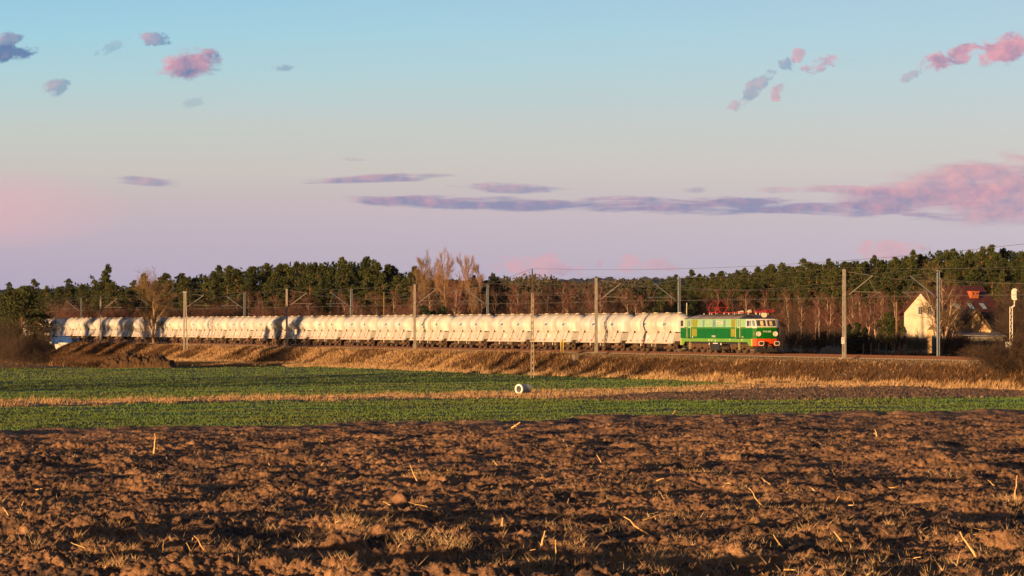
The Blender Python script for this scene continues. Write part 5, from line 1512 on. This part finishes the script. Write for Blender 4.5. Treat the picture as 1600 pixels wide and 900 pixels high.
def make_pine(seed, H, crown0=.42, spread=1.9, dens=1.0, name='pine_tree', size=.30, mneed=None, conical=False):
    rng = np.random.default_rng(seed); root = empty(name, (0, 0, 0))
    sg = Seg(); bend = rng.normal(0, .25, 2); pts = []
    for i in range(9):
        f = i / 8; pts.append(np.array([bend[0] * f * f + .12 * sin(f * 7 + seed), bend[1] * f * f, H * .97 * f - (.4 if i == 0 else 0)]))
    for i in range(8): sg.add(pts[i], pts[i + 1], .17 * (1 - .85 * i / 8) + .02, .17 * (1 - .85 * (i + 1) / 8) + .02)
    def tp(f):
        k = min(7, int(f * 8)); u = f * 8 - k; return pts[k] * (1 - u) + pts[k + 1] * u
    C = []; Rr = []
    nb = int(34 * dens)
    for i in range(nb):
        f = crown0 + (1 - crown0) * ((i + rng.uniform(0, 1)) / nb) ** .9
        rel = (f - crown0) / (1 - crown0)
        if conical: L = spread * (1 - rel) * rng.uniform(.7, 1.1) + .25
        else: L = spread * (sin(pi * min(1, rel * .8 + .22)) ** .8) * rng.uniform(.45, 1.15) + .15
        a = rng.uniform(0, 2 * pi); o = tp(min(.99, f))
        rise = (.15 + .5 * rel) * L if not conical else -.15 * L
        e = o + np.array([cos(a) * L, sin(a) * L, rise])
        mid = (o + e) / 2 + np.array([0, 0, .12 * L])
        sg.add(o, mid, .045, .03); sg.add(mid, e, .03, .015)
        for k in range(3 if L > 1 else 2):
            t_ = [.97, .68, .42][k]
            C.append(o + (e - o) * t_ + rng.normal(0, .16, 3)); Rr.append((.27 + .34 * rng.uniform()) * (.75 + .25 * spread / 1.9) * (1.0 if k == 0 else .85) * (1 - .35 * rel * conical))
    C.append(pts[-1] + np.array([0, 0, .1])); Rr.append(.35)
    for _ in range(int(3 * dens) if crown0 > .3 else 0):   # a few dead snags below the crown
        f = rng.uniform(.25, crown0); a = rng.uniform(0, 2 * pi); o = tp(f); sg.add(o, o + np.array([cos(a), sin(a), -.05]) * rng.uniform(.5, 1.3), .025, .01)
    sg.mesh('trunk', M['pbark'], root, 5)
    V = needles(np.array(C), np.array(Rr), rng, 42, size)
    mesh_np('crown', V, np.arange(len(V)).reshape(-1, 3), mneed or M['needles'], root)
    return root

def grow(rng, seg_t, seg_c, o, d, L, r, depth, maxd, up=.12, fork=.5, twigs=5, lim=.018, wig=.12):
    n = 4; p = o.copy(); dd = d.copy()
    for i in range(n):
        dd = dd + rng.normal(0, wig, 3) + np.array([0, 0, up]); dd /= np.linalg.norm(dd)
        q = p + dd * L / n; r2 = r * (1 - .45 * (i + 1) / n)
        ra = r * (1 - .45 * i / n)
        (seg_t if depth <= 1 else seg_c).add(p, q, ra, r2)
        if depth < maxd and i >= (1 if depth else 0) :
            m = twigs if depth == maxd - 1 else (2 if depth else 2)
            for _ in range(m):
                a = rng.uniform(0, 2 * pi); s_ = np.cross(dd, rng.normal(0, 1, 3)); s_ /= np.linalg.norm(s_) + 1e-9
                nd = dd * (1 - fork) + s_ * fork; nd /= np.linalg.norm(nd)
                grow(rng, seg_t, seg_c, q, nd, L * rng.uniform(.42, .68), max(r2 * .55, lim), depth + 1, maxd, up, fork, twigs, lim, wig)
        p = q
def make_bare(seed, H, kind='birch', name='bare_tree'):
    rng = np.random.default_rng(seed); root = empty(name, (0, 0, 0)); st, sc = Seg(), Seg()
    if kind == 'birch':
        lean = rng.normal(0, .06, 2); p = np.array([0, 0, -.3]); n = 10; r = .13
        for i in range(n):
            q = p + np.array([lean[0] + rng.normal(0, .07), lean[1] + rng.normal(0, .07), (H * .95) / n]); r2 = .13 * (1 - .85 * (i + 1) / n) + .01
            st.add(p, q, r, r2)
            if i >= 3:
                for _ in range(3):
                    a = rng.uniform(0, 2 * pi); d = np.array([cos(a) * .6, sin(a) * .6, .8]); d /= np.linalg.norm(d)
                    grow(rng, st, sc, p + (q - p) * rng.uniform(), d, H * rng.uniform(.12, .24) * (1.15 - .6 * i / n), r2 * .6, 1, 3, .08, .45, 4, .012, .12)
            p, r = q, r2
        mt, mc = M['birch'], M['twig_red']
    elif kind == 'upright':     # several rising limbs, poplar like
        nst = 3
        for k in range(nst):
            a = 2 * pi * k / nst + rng.uniform(0, 1); d = np.array([cos(a) * .22, sin(a) * .22, 1]); d /= np.linalg.norm(d)
            p = np.array([0, 0, -.3]); n = 9; r = .19; Hk = H * rng.uniform(.75, 1.0)
            for i in range(n):
                d = d + rng.normal(0, .05, 3) + np.array([0, 0, .05]); d /= np.linalg.norm(d)
                q = p + d * Hk / n; r2 = .19 * (1 - .88 * (i + 1) / n) + .012
                st.add(p, q, r, r2)
                if i >= 3:
                    for _ in range(3):
                        b = rng.uniform(0, 2 * pi); e = np.array([cos(b) * .55, sin(b) * .55, .75]); e /= np.linalg.norm(e)
                        grow(rng, st, sc, q, e, H * rng.uniform(.09, .19), r2 * .5, 1, 3, .16, .35, 5, .02, .1)
                p, r = q, r2
        mt, mc = M['bark_tan'], M['twig_brown']
    elif kind == 'round':
        grow(rng, st, sc, np.array([0, 0, -.3]), np.array([0, 0, 1.]), H * .42, .28, 0, 4, .10, .52, 4, .016, .12)
        for k in range(3):
            a = 2 * pi * k / 3 + .5; d = np.array([cos(a) * .45, sin(a) * .45, .85]); d /= np.linalg.norm(d)
            grow(rng, st, sc, np.array([0, 0, H * .25]), d, H * .42, .17, 1, 4, .10, .5, 4, .016, .12)
        mt, mc = M['bark_tan'], M['twig_brown']
    elif kind == 'housebirch':
        for k in range(4):
            a = 2 * pi * k / 4 + .9; d = np.array([cos(a) * .30, sin(a) * .20, 1]); d /= np.linalg.norm(d)
            p = np.array([0, 0, -.3]); n = 9; r = .25; Hk = H * (1.0 if k == 0 else rng.uniform(.6, .85))
            for i in range(n):
                d = d + rng.normal(0, .07, 3) + np.array([0, 0, .04]); d /= np.linalg.norm(d)
                q = p + d * Hk / n; r2 = .25 * (1 - .85 * (i + 1) / n) + .015
                st.add(p, q, r, r2)
                if i >= 2:
                    for _ in range(2):
                        b = rng.uniform(0, 2 * pi); e = np.array([cos(b) * .65, sin(b) * .65, .7]); e /= np.linalg.norm(e)
                        grow(rng, st, sc, q, e, H * rng.uniform(.12, .25), r2 * .55, 1, 3, .1, .45, 3, .014, .12)
                p, r = q, r2
        mt, mc = M['birch'], M['twig_brown']
    st.mesh('trunk', mt, root, 5)
    sc.mesh('crown', mc, root, 3)
    return root
def make_bush(seed, H, W_, m_, name='bush', stems=22, tw=5, r=.02):
    rng = np.random.default_rng(seed); s1, s2 = Seg(), Seg()
    for k in range(stems):
        a = rng.uniform(0, 2 * pi); t_ = rng.uniform(.0, .75); d = np.array([cos(a) * t_, sin(a) * t_, 1]); d /= np.linalg.norm(d)
        o = np.array([rng.normal(0, W_ * .22), rng.normal(0, W_ * .22), -.15])
        grow(rng, s2, s2, o, d, H * rng.uniform(.55, .95), r, 1, 3, .06, .45, tw, r * .45, .15)
    o = s2.mesh(name, m_, None, 3)
    return o
def put(o, x, y, rz, sc_, lab, cat, grp=None, sz=None):
    o.location = (x, y, gz(x, y)); o.rotation_euler = (0, 0, rz); o.scale = (sc_, sc_, sz or sc_)
    return tag(o, lab, cat, grp)
used_src = set()
def inst(src):
    if src.name in used_src: return copy_tree(src)
    used_src.add(src.name); return src

PH_ = [(16.5, 11), (16.5, 12), (16.5, 13), (16.5, 14), (16.5, 15), (16.5, 16)]
pines = [make_pine(s_, h, c0, sp, dn) for (h, s_), c0, sp, dn in zip(PH_, (.45, .5, .4, .38, .55, .42), (1.9, 1.7, 2.2, 1.8, 2.0, 1.6), (1, .9, 1.15, 1.1, .85, 1.0))]
rg = random.Random(7)
OUT_X = [-260, 0, 50, 110, 150, 165, 180, 240, 290, 320, 350, 400, 450, 500, 560, 600, 640, 670, 790, 800]
OUT_Y = [445, 447, 441, 440, 428, 420, 437, 432, 426, 418, 415, 410, 404, 402, 402, 410, 418, 428, 433, 440]
OUR_X = [985, 1000, 1050, 1100, 1150, 1200, 1250, 1300, 1350, 1400, 1450, 1468, 1500, 1550, 1600, 1900]
OUR_Y = [438, 437, 432, 424, 418, 413, 408, 405, 403, 399, 394, 386, 388, 386, 386, 380]
EDGE_X = [-300, 0, 100, 300, 640, 800, 985, 1100, 1250, 1400, 1600, 1900]
EDGE_Y = [880, 720, 665, 590, 545, 620, 790, 680, 560, 500, 470, 440]
def topY(px):
    if px < 820: return np.interp(px, OUT_X, OUT_Y)
    return np.interp(px, OUR_X, OUR_Y)
def plant_pines(pxs, depth, fy, grp, lab):
    for px in pxs:
        px = px + rg.uniform(-7, 7)
        Y = np.interp(px, EDGE_X, EDGE_Y) + depth + rg.uniform(-4, 4)
        x, y = at(px, Y); zg = gz(x, y)
        ty = topY(px) + fy + rg.choice([-6, -1, 2, 5, 9, 14, 20]) * .9 + rg.uniform(-3, 3)
        H = CZ + (HY - ty) / F * Y - zg
        sc_ = H / 16.5
        o = inst(pines[rg.randrange(6)])
        w_ = min(1.35, max(.72, sc_)) * rg.uniform(.85, 1.15)
        put(o, x, y, rg.uniform(0, 6.28), w_, lab, 'pine tree', grp, sz=sc_)
LABL = 'Scots pine standing among the pines of the wood on the left'
LABR = 'Scots pine standing among the pines of the wood on the right'
GL, GR = 'pines of the left hand wood', 'pines of the right hand wood'
def frange(a, b, st):
    r = []; 
    while a < b: r.append(a); a += st
    return r
plant_pines(frange(-40, 795, 19), 24, 0, GL, LABL)
plant_pines(frange(-40, 790, 19), 14, 5, GL, LABL)
plant_pines(frange(0, 690, 22), 4, 14, GL, LABL)
plant_pines(frange(30, 640, 40), -4, 30, GL, LABL)
plant_pines(frange(990, 1640, 15), 34, 0, GR, LABR)
plant_pines(frange(1000, 1640, 17), 20, 6, GR, LABR)
plant_pines(frange(1040, 1640, 19), 6, 17, GR, LABR)
plant_pines(frange(1090, 1600, 24), -6, 30, GR, LABR)
# backing wood behind the rows, one mass
def wood_mass(name, x0, x1, dep, drop, seed, n, lab):
    rng = np.random.default_rng(seed)
    px = rng.uniform(x0, x1, n); Y = np.interp(px, EDGE_X, EDGE_Y) + dep + rng.uniform(0, 26, n)
    ty = np.array([topY(v) for v in px]) + drop + rng.uniform(0, 14, n)
    zt = CZ + (HY - ty) / F * Y; X = (px - 800) / F * Y
    zg = ground_z(X, Y)
    C = []; Rr = []
    for k in range(7):
        f = .25 + .75 * k / 6
        C.append(np.stack([X + rng.normal(0, .8, n), Y + rng.normal(0, .8, n), zg + (zt - zg) * f - .4], -1)); Rr.append(np.full(n, 1.25 * (1.1 - .5 * (f > .9))))
    V = needles(np.concatenate(C), np.concatenate(Rr), rng, 16, .55, .9)
    return tag(mesh_np(name, V, np.arange(len(V)).reshape(-1, 3), M['needles_d']), lab, 'woodland', kind='stuff')
wood_mass('background_wood', -60, 800, 30, 9, 3, 520, 'dense dark pine wood behind the left hand trees')
wood_mass('background_wood', 985, 1680, 40, 8, 4, 560, 'dense dark pine wood behind the right hand trees')
# low gap wood in the middle, brown and olive
def gap_wood():
    rng = np.random.default_rng(9); n = 900
    px = rng.uniform(780, 1010, n); Y = rng.uniform(760, 1050, n); X = (px - 800) / F * Y
    ty = np.interp(px, [780, 830, 870, 900, 1010], [440, 434, 440, 446, 441]) + rng.uniform(0, 25, n); zt = CZ + (HY - ty) / F * Y
    C = np.concatenate([np.stack([X, Y, 2 + (zt - 2) * f], -1) for f in (.3, .5, .7, .85, 1)])
    V = needles(C, np.full(len(C), 1.5), rng, 9, .7, .9)
    return tag(mesh_np('background_wood', V, np.arange(len(V)).reshape(-1, 3), M['gapwood']), 'low brownish wood filling the gap in the middle distance', 'woodland', kind='stuff')
M['gapwood'] = leaf_mat('winter_woodland', (.085, .055, .04), (.035, .035, .02), sc=.12, c3=(.03, .04, .018))
gap_wood()

# birches and other bare trees
birches = [make_bare(s_, h, 'birch', 'birch_tree') for s_, h in ((21, 10.5), (22, 11), (23, 9.5), (24, 12), (25, 10))]
HB = [max(v.co.z for c in KIDS[b.name] for v in c.data.vertices) for b in birches]
print('HB', HB)
def plant_bare(px, Y, top, lab, grp, src=None):
    k = rg.randrange(5); x, y = at(px, Y); zg = gz(x, y)
    H = CZ + (HY - top) / F * Y - zg; o = inst(birches[k]); s_ = H / HB[k]
    return put(o, x, y, rg.uniform(0, 6.28), s_, lab, 'birch tree', grp)
def edge(px): return float(np.interp(px, EDGE_X, EDGE_Y))
BL = 'bare reddish birch in the thicket before the left hand pines'
BM = 'bare birch in the row behind the middle of the train'
BRr = 'bare reddish birch in the thicket before the right hand pines'
for px in frange(380, 640, 11): plant_bare(px + rg.uniform(-14, 14), edge(px) - rg.uniform(8, 30), rg.uniform(450, 470), BL, 'birches of the left thicket')
for px in frange(650, 1000, 12): plant_bare(px + rg.uniform(-14, 14), rg.uniform(470, 620), rg.uniform(438, 462), BM, 'birches behind the middle of the train')
for px in frange(1005, 1440, 10): plant_bare(px + rg.uniform(-14, 14), edge(px) - rg.uniform(12, 60), rg.uniform(448, 468), BRr, 'birches of the right thicket')
for px, Y, top, lab in ((1295, 400, 463, 'single pale birch with a slender white trunk right of the locomotive'), (1335, 410, 450, 'white forked birch behind the mast right of the locomotive'), (1368, 415, 458, 'slim white birch in the gap left of the wooden pole'),
                        (713, 480, 438, 'upright pale birch left of the power pole with bright trunk'), (848, 500, 446, 'birch with orange lit trunk just right of the power pole'), (770, 560, 441, 'tall narrow birch behind the wagons left of the power pole')):
    plant_bare(px, Y, top, lab, None)
ups = [make_bare(s_, 20, 'upright', 'bare_tree') for s_ in (31, 32)]
UT = [max(v.co.z for c in KIDS[b.name] for v in c.data.vertices) for b in ups]
for k, (px, Y, top, lab) in enumerate(((655, 540, 386, 'leftmost of the three tall bare trees above the wagons'), (703, 535, 382, 'tallest bare tree, middle of three above the wagons'), (748, 530, 397, 'right hand bare tree of three above the wagons'),
                                      (680, 560, 402, 'thin bare tree between the tall bare trees above the wagons'))):
    o = inst(ups[k % 2]); x, y = at(px, Y); s_ = (CZ + (HY - top) / F * Y - gz(x, y)) / UT[k % 2]; put(o, x, y, k * 1.7, s_, lab, 'bare tree')
rd = make_bare(41, 13, 'round', 'bare_tree'); x, y = at(241, 520)
rd_top = max(v.co.z for c in KIDS[rd.name] for v in c.data.vertices)
put(rd, x, y, .4, (CZ + (HY - 413) / F * y - gz(x, y)) / rd_top, 'round crowned bare tree standing behind the wagons on the left', 'bare tree')
for px, Y, top, lab in ((868, 640, 434, 'dark round bare tree on the skyline right of the power pole'), (965, 600, 446, 'spreading bare tree with orange branches before the distant hill')):
    o = copy_tree(rd); x, y = at(px, Y); put(o, x, y, px, (CZ + (HY - top) / F * Y - gz(x, y)) / rd_top, lab, 'bare tree')
hb = make_bare(51, 12.5, 'housebirch', 'birch_tree'); x, y = at(1469, 392)
hb_top = max(v.co.z for c in KIDS[hb.name] for v in c.data.vertices)
put(hb, x, y, .3, (CZ + (HY - 398) / F * y - gz(x, y)) / hb_top, 'big many stemmed bare birch in front of the house', 'birch tree')
hb2 = copy_tree(hb); x, y = at(1483, 394); put(hb2, x, y, 2.3, .5, 'smaller bare birch right of the big one before the house', 'birch tree')

# thicket bushes
def mtop(o):
    v = np.empty(len(o.data.vertices) * 3, np.float32); o.data.vertices.foreach_get('co', v); return float(np.percentile(v[2::3], 99.5))
bush = [make_bush(61, 4.2, 3, M['twig_red'], 'thicket_bush'), make_bush(62, 4, 3, M['twig_red'], 'thicket_bush'), make_bush(63, 3.6, 3.4, M['twig_dark'], 'thicket_bush')]
BT = [mtop(b) for b in bush]; print('BT', BT)
def plant_bush(px, Y, top, lab, grp, k=None, rand=True):
    k = rg.randrange(3) if k is None else k; x, y = at(px, Y); H = CZ + (HY - top) / F * Y - gz(x, y)
    o = inst(bush[k]); sz = H / BT[k]; return put(o, x, y, rg.uniform(0, 6.28), max(sz, .45), lab, 'bush', grp, sz=sz)
for px in frange(0, 1450, 13):
    if 800 < px < 1000: Y = rg.uniform(480, 640)
    else: Y = edge(px) - rg.uniform(8, 30 if px < 300 else 50)
    plant_bush(px + rg.uniform(-6, 6), Y, rg.uniform(472, 492), 'bare brushwood bush in the undergrowth at the foot of the wood', 'undergrowth bushes at the wood edge')
for px in frange(1218, 1440, 14):
    plant_bush(px + rg.uniform(-5, 5), rg.uniform(385, 420), rg.uniform(505, 522), 'dark leafless bush in the low thicket right of the locomotive', 'dark bushes right of the locomotive', 2)
# dark young conifers
spr = [make_pine(71, 6, .04, 1.5, 1.5, 'young_conifer', .26, M['needles_d'], True), make_pine(72, 6, .03, 1.7, 1.5, 'young_conifer', .26, M['needles'], True)]
for px, Y, top, k, lab in ((660, 470, 478, 0, 'young dark conifer behind the wagons below the tall bare trees'), (676, 474, 486, 0, 'low dark conifer right behind the wagons, left of the larger one'), (693, 478, 480, 0, 'dark bushy conifer behind the wagons under the middle bare tree'),
                           (1338, 402, 505, 0, 'dark conifer bush just right of the near mast by the locomotive'), (1327, 405, 508, 0, 'dark conifer bush hidden behind the near mast'), (1352, 405, 512, 0, 'low dark conifer left of the fence posts'),
                           (1385, 435, 488, 1, 'olive green young pine left of the wooden pole'), (1396, 430, 496, 1, 'olive green young pine beside the wooden pole'), (1412, 425, 500, 1, 'young pine between the wooden pole and the house'), (1374, 440, 500, 1, 'lower olive young pine at the left of the clump'),
                           (1022, 560, 480, 1, 'small green conifer behind the first wagon'), (1080, 520, 462, 0, 'narrow dark conifer behind the locomotive roof')):
    o = inst(spr[k]); x, y = at(px, Y); put(o, x, y, px, max(.5, (CZ + (HY - top) / F * Y - gz(x, y)) / 6.1), lab, 'conifer')
# around the house
pale = make_bush(81, 2.2, 2.2, M['twig_pale'] if 'twig_pale' in M else mat('pale_bush_twigs', (.30, .30, .27), .9, scale=.6, c2=(.12, .14, .11)), 'garden_bush', 26, 5, .02)
x, y = at(1432, 392); put(pale, x, y, 0, 1.0, 'pale grey garden bush at the left corner of the house', 'bush')
for px, Y, top, lab in ((1490, 388, 516, 'dark reddish brown shrub in front of the shed'), (1502, 386, 524, 'brown shrub before the shed, right of the darker shrub'), (1478, 389, 524, 'dark shrub at the foot of the bare birch'), (1530, 380, 540, 'low brown scrub before the right end of the shed'), (1552, 380, 538, 'low brown scrub below the blue grey roof end'),
                        (1438, 396, 528, 'twiggy grey bush against the ochre gable wall'), (1515, 382, 540, 'low brown scrub in front of the shed window')):
    plant_bush(px, Y, top, lab, None, 2 if px < 1500 else 0)
# heap of cut branches right of the locomotive
o = heap('brush_pile', *at(1297, 385), 3.4, 2.4, 1.1, 21, 'low heap of cut brushwood among the bushes right of the locomotive', 'brush pile', M['greywall'])
# right edge: big dark bare shrub on the bank and trees behind the signal
rb = make_bush(91, 3.6, 3.0, mat('blackthorn_twigs', (.085, .05, .03), .9, scale=.5, c2=(.04, .028, .02)), 'bank_bush', 30, 5, .03)
x, y = line_xy(1572, -7.5); put(rb, x, y, 1, 1.0, 'large dark thorny bush on the bank at the right edge', 'bush'); rb.scale = (1.0, 1.0, .6)
for px, p, lab in ((1545, -5.5, 'dark thorn bush on the bank, left of the largest one at the right edge'), (1598, -6, 'dark thorn bush cut by the right edge of the picture'), (1625, -7, 'dark thorn bush just beyond the right edge')):
    o = copy_tree(rb); x, y = line_xy(px, p); put(o, x, y, px, .85, lab, 'bush'); o.scale = (.7, .7, .4 if px < 1560 else .65)
for px, Y, top, lab in ((1568, 400, 470, 'bare dark tree behind the white signal'), (1590, 392, 455, 'bare tree at the right edge behind the signal'), (1604, 398, 446, 'bare tree partly outside the right edge'), (1578, 410, 462, 'bare tree between the house and the signal')):
    plant_bush(px, Y, top, lab, None, 2)
for px, Y, top, lab in ((1575, 420, 452, 'tall leafless tree beyond the right end of the house'), (1560, 430, 462, 'slender leafless tree touching the right roof edge'), (1596, 425, 440, 'leafless tree above the signal at the right edge')):
    plant_bare(px, Y, top, lab, None)
# left edge: tall pine and brush on the near side
lp1 = make_pine(101, 11, .42, 2.6, 1.7, 'pine_tree', .26); x, y = at(36, 412)
put(lp1, x, y, .5, 1, 'nearer pine with orange trunk at the left edge in front of the train', 'pine tree'); lp1.scale = (1.0, 1.0, (CZ + (HY - 447) / F * y - gz(x, y)) / 11)
for px, Y, top, s_, lab in ((18, 420, 455, .8, 'bushy pine left of the orange trunked one'), (60, 418, 482, .7, 'low dense pine hiding the tail of the train'), (4, 425, 482, .6, 'pine cut by the left edge of the picture')):
    o = copy_tree(lp1); x, y = at(px, Y); put(o, x, y, px, 1, lab, 'pine tree'); o.scale = (s_, s_, (CZ + (HY - top) / F * Y - gz(x, y)) / 11)
for k, (px, Y, top) in enumerate(((6, 405, 500), (22, 402, 498), (40, 404, 508), (52, 402, 520), (66, 404, 545), (12, 398, 520), (-6, 404, 500), (30, 396, 530), (60, 396, 545), (48, 398, 535))):
    plant_bush(px, Y, top, 'bare brown bush in the scrub below the left hand pines', 'scrub below the left hand pines', 2)
# trees outside the left edge of the picture, whose long shadows lie over the wagons and the field
sh = [make_pine(111, 17, .25, 3.0, 1.8, 'pine_tree', .45)]
LABS = 'pine of the belt outside the left edge whose shadow falls on the wagons and field'
for (x, y, s_) in SHADOWERS:
    o = inst(sh[0]); put(o, x, y, x, s_, LABS, 'pine tree', 'pines outside the left edge')

# ------------------------------------------------------------------ maize stubble on the ploughed land
M['stalk'] = mat('dry_maize_stalk', (.80, .56, .24), .7, scale=6, c2=(.55, .34, .13), rnd=.2)
M['husk'] = mat('dry_maize_leaf', (.72, .56, .34), .8, scale=5, c2=(.5, .34, .18))
def stalk(seed, L, r):
    rng = random.Random(seed); mb = MB()
    pts = []; rs_ = []; z = 0; x = 0; y = 0; seg_ = 5
    for i in range(seg_ + 1):
        pts.append((x, y, z)); rs_.append(r * (1 - .12 * i) * (1.25 if i % 2 else 1))
        z += L / seg_; x += rng.uniform(-.04, .04) * L; y += rng.uniform(-.04, .04) * L
    mb.mat = 0; mb.tube(pts, rs_, 6)
    if rng.random() < .6:
        mb.mat = 1; i = rng.randrange(2, seg_); p = pts[i]; a = rng.uniform(0, 6.28); w = r * 1.6; l = L * rng.uniform(.4, .9)
        ca, sa = cos(a), sin(a)
        q = [(0, 0), (.35, .18), (.7, .12), (1, -.15)]
        vs = []
        for (u, v) in q: vs += [(p[0] + ca * l * u - sa * w * (1 - u), p[1] + sa * l * u + ca * w * (1 - u), p[2] + v * l), (p[0] + ca * l * u + sa * w * (1 - u), p[1] + sa * l * u - ca * w * (1 - u), p[2] + v * l + .004)]
        mb.add(vs, [(2 * k, 2 * k + 1, 2 * k + 3, 2 * k + 2) for k in range(3)])
    return mb.build('maize_stalk', [M['stalk'], M['husk']])
stk = [stalk(s_, L * 1.1, r * 1.2) for s_, L, r in ((1, .42, .017), (2, .34, .02), (3, .5, .014), (4, .28, .022), (5, .6, .015), (6, .38, .016))]
def put_stalk(px, py, yaw, tilt, sc_, lab, grp, k):
    # find the ground under this photo position
    Y = 55.0
    for _ in range(40): Y = .6 * Y + .4 * (CZ - base_z(Y) - .1) * F / (py - HY)
    Y = min(174, max(43, Y)); x = (px - 800) / F * Y
    o = inst(stk[k]); o.location = (x, Y, plough_z(x, Y) - .01 + .03 * (tilt > 1.2)); o.rotation_euler = (0, tilt, yaw); o.scale = (sc_,) * 3
    tag(o, lab, 'maize stalk', grp)
spec = [(241, 716, 0, .05, 1.7, 'lone upright pale maize stalk at the back left of the ploughed field'), (793, 672, -.2, .9, 1.9, 'long bent maize stalk lifting off the far edge of the field in the middle'), (655, 752, 2.9, .5, 1.2, 'golden leaning maize stalk left of centre in the ploughed field'),
        (722, 762, .1, 1.15, 1.0, 'short thick cut maize stalk lying by the golden leaning one'), (1020, 838, 2.8, .9, 1.0, 'broad pale split maize stub right of centre'), (1068, 842, 2.9, .8, .8, 'thin maize stub right of the broad split one'),
        (290, 800, 2.6, .7, .8, 'maize stub leaning at the left end of a straw tuft'), (845, 868, .2, .2, .75, 'upright maize stub in the stub cluster near the bottom'), (867, 885, 0, .1, .8, 'thin straight maize stub near the bottom centre'), (785, 832, 0, .05, .8, 'golden upright stub standing alone above the bottom cluster'),
        (1198, 800, 2.7, .6, 1.0, 'bright maize stub leaning among straw right of centre'), (1330, 862, 2.8, .7, 1.1, 'long golden stub leaning left in the right foreground'), (1525, 878, 2.8, .6, 1.0, 'pale split stub at the bottom right'), (1375, 835, 1.5, 1.45, 1.1, 'pale maize stalk lying flat in the right foreground'),
        (1585, 800, 1.2, .5, 1.1, 'maize stub of the tuft at the right edge'), (1370, 690, 2.0, .5, 1.2, 'golden stub standing in the right middle of the field'), (1270, 770, 1.1, 1.2, .9, 'thin pale stalk lying slanted in the right half'), (945, 725, 2.8, .6, 1.2, 'thin leaning stalk right of the field centre'), (1045, 655, .2, .7, 1.2, 'small tuft stalk on the far ridge right of centre')]
for i, (px, py, yw, ti, sc_, lab) in enumerate(spec): put_stalk(px, py, yw, ti, sc_, lab, None, i % 6)
rg2 = random.Random(12)
for i in range(240):
    py = 660 + 245 * rg2.random() ** .8; px = rg2.uniform(-60, 1660)
    put_stalk(px, py, rg2.uniform(0, 6.28), rg2.choice([1.5, 1.4, 1.25, 1.0, 1.48, 1.45, .6]), rg2.uniform(.3, .85), 'small broken maize stalk scattered over the ploughed soil', 'broken maize stalks on the ploughed soil', rg2.randrange(6))
# fine straw and root tufts (stuff)
rng = np.random.default_rng(77)
tabN = np.linspace(40, 200, 900); n = 6500; py = 655 + 255 * rng.random(n) ** .9; px = rng.uniform(-150, 1750, n)
Y = np.interp(-py, -(HY + (CZ - np.interp(tabN, BASE_Y, BASE_Z) - .1) * F / tabN), tabN); Y = np.clip(Y, 43, 165); X = (px - 800) / F * Y
clump = rng.random(n) < .2
Xs, Ys = [], []
Xs.append(X[~clump]); Ys.append(Y[~clump])
for cx_, cy_ in zip(X[clump], Y[clump]):
    k = rng.integers(6, 22); Xs.append(cx_ + rng.normal(0, .10, k)); Ys.append(cy_ + rng.normal(0, .25, k))
for (cpx, cpy, wpx) in ((330, 803, 90), (560, 835, 70), (620, 862, 90), (520, 842, 60), (1000, 872, 80), (800, 888, 110), (1210, 800, 60), (1590, 800, 40), (1140, 745, 120), (660, 750, 60), (700, 870, 50)):
    Yc = np.interp(-cpy, -(HY + (CZ - np.interp(tabN, BASE_Y, BASE_Z) - .1) * F / tabN), tabN); k = 260
    Xs.append((cpx - 800) / F * Yc + rng.normal(0, wpx / F * Yc * .4, k)); Ys.append(Yc + rng.normal(0, .5, k))
X = np.concatenate(Xs); Y = np.clip(np.concatenate(Ys), 43, 170)
Z = np.array([plough_z(a_, b_) for a_, b_ in zip(X, Y)])
tag(blades('straw_litter', X, Y, Z, rng.uniform(.04, .16, len(X)), np.full(len(X), .011), 1.6, [M['straw'], M['husk']], 78, nb=3, mi=(rng.random(len(X)) < .5).astype(int), windx=.1), 'fine straw, roots and dead grass tufts on the ploughed soil', 'straw')

n = 5200; py = 655 + 250 * rng.random(n) ** .8; px = rng.uniform(-150, 1750, n)
dens_ = fbm(px / 160, py / 14, 3, 5); k = dens_ > .44; py, px = py[k], px[k]
Y = np.interp(-py, -(HY + (CZ - np.interp(tabN, BASE_Y, BASE_Z) - .1) * F / tabN), tabN); X = (px - 800) / F * Y
Z = np.array([plough_z(a_, b_) for a_, b_ in zip(X, Y)]) + .03
tag(blades('straw_litter', X, Y, Z, rng.uniform(.015, .045, len(X)), np.full(len(X), .014), 6.0, [M['stalk'], M['husk']], 79, nb=1, mi=(rng.random(len(X)) < .4).astype(int), windx=.1), 'small pale bits of chopped maize straw lying flat on the soil', 'straw')

# ------------------------------------------------------------------ evening air
hz_m = bpy.data.materials.new('haze'); hz_m.use_nodes = True
t_ = hz_m.node_tree; t_.nodes.clear(); pv = t_.nodes.new('ShaderNodeVolumePrincipled'); pv.inputs['Density'].default_value = HAZE
pv.inputs['Color'].default_value = (.80, .82, .95, 1); pv.inputs['Anisotropy'].default_value = .2
ho = t_.nodes.new('ShaderNodeOutputMaterial'); t_.links.new(pv.outputs[0], ho.inputs['Volume'])
mb = MB(); mb.box(-2620, 2720, -720, 3500, -4.5, 75)
hb_ = mb.build('haze', hz_m); tag(hb_, 'thin blue evening haze over the fields and woods', 'haze', kind='stuff'); hb_.display_type = 'WIRE'
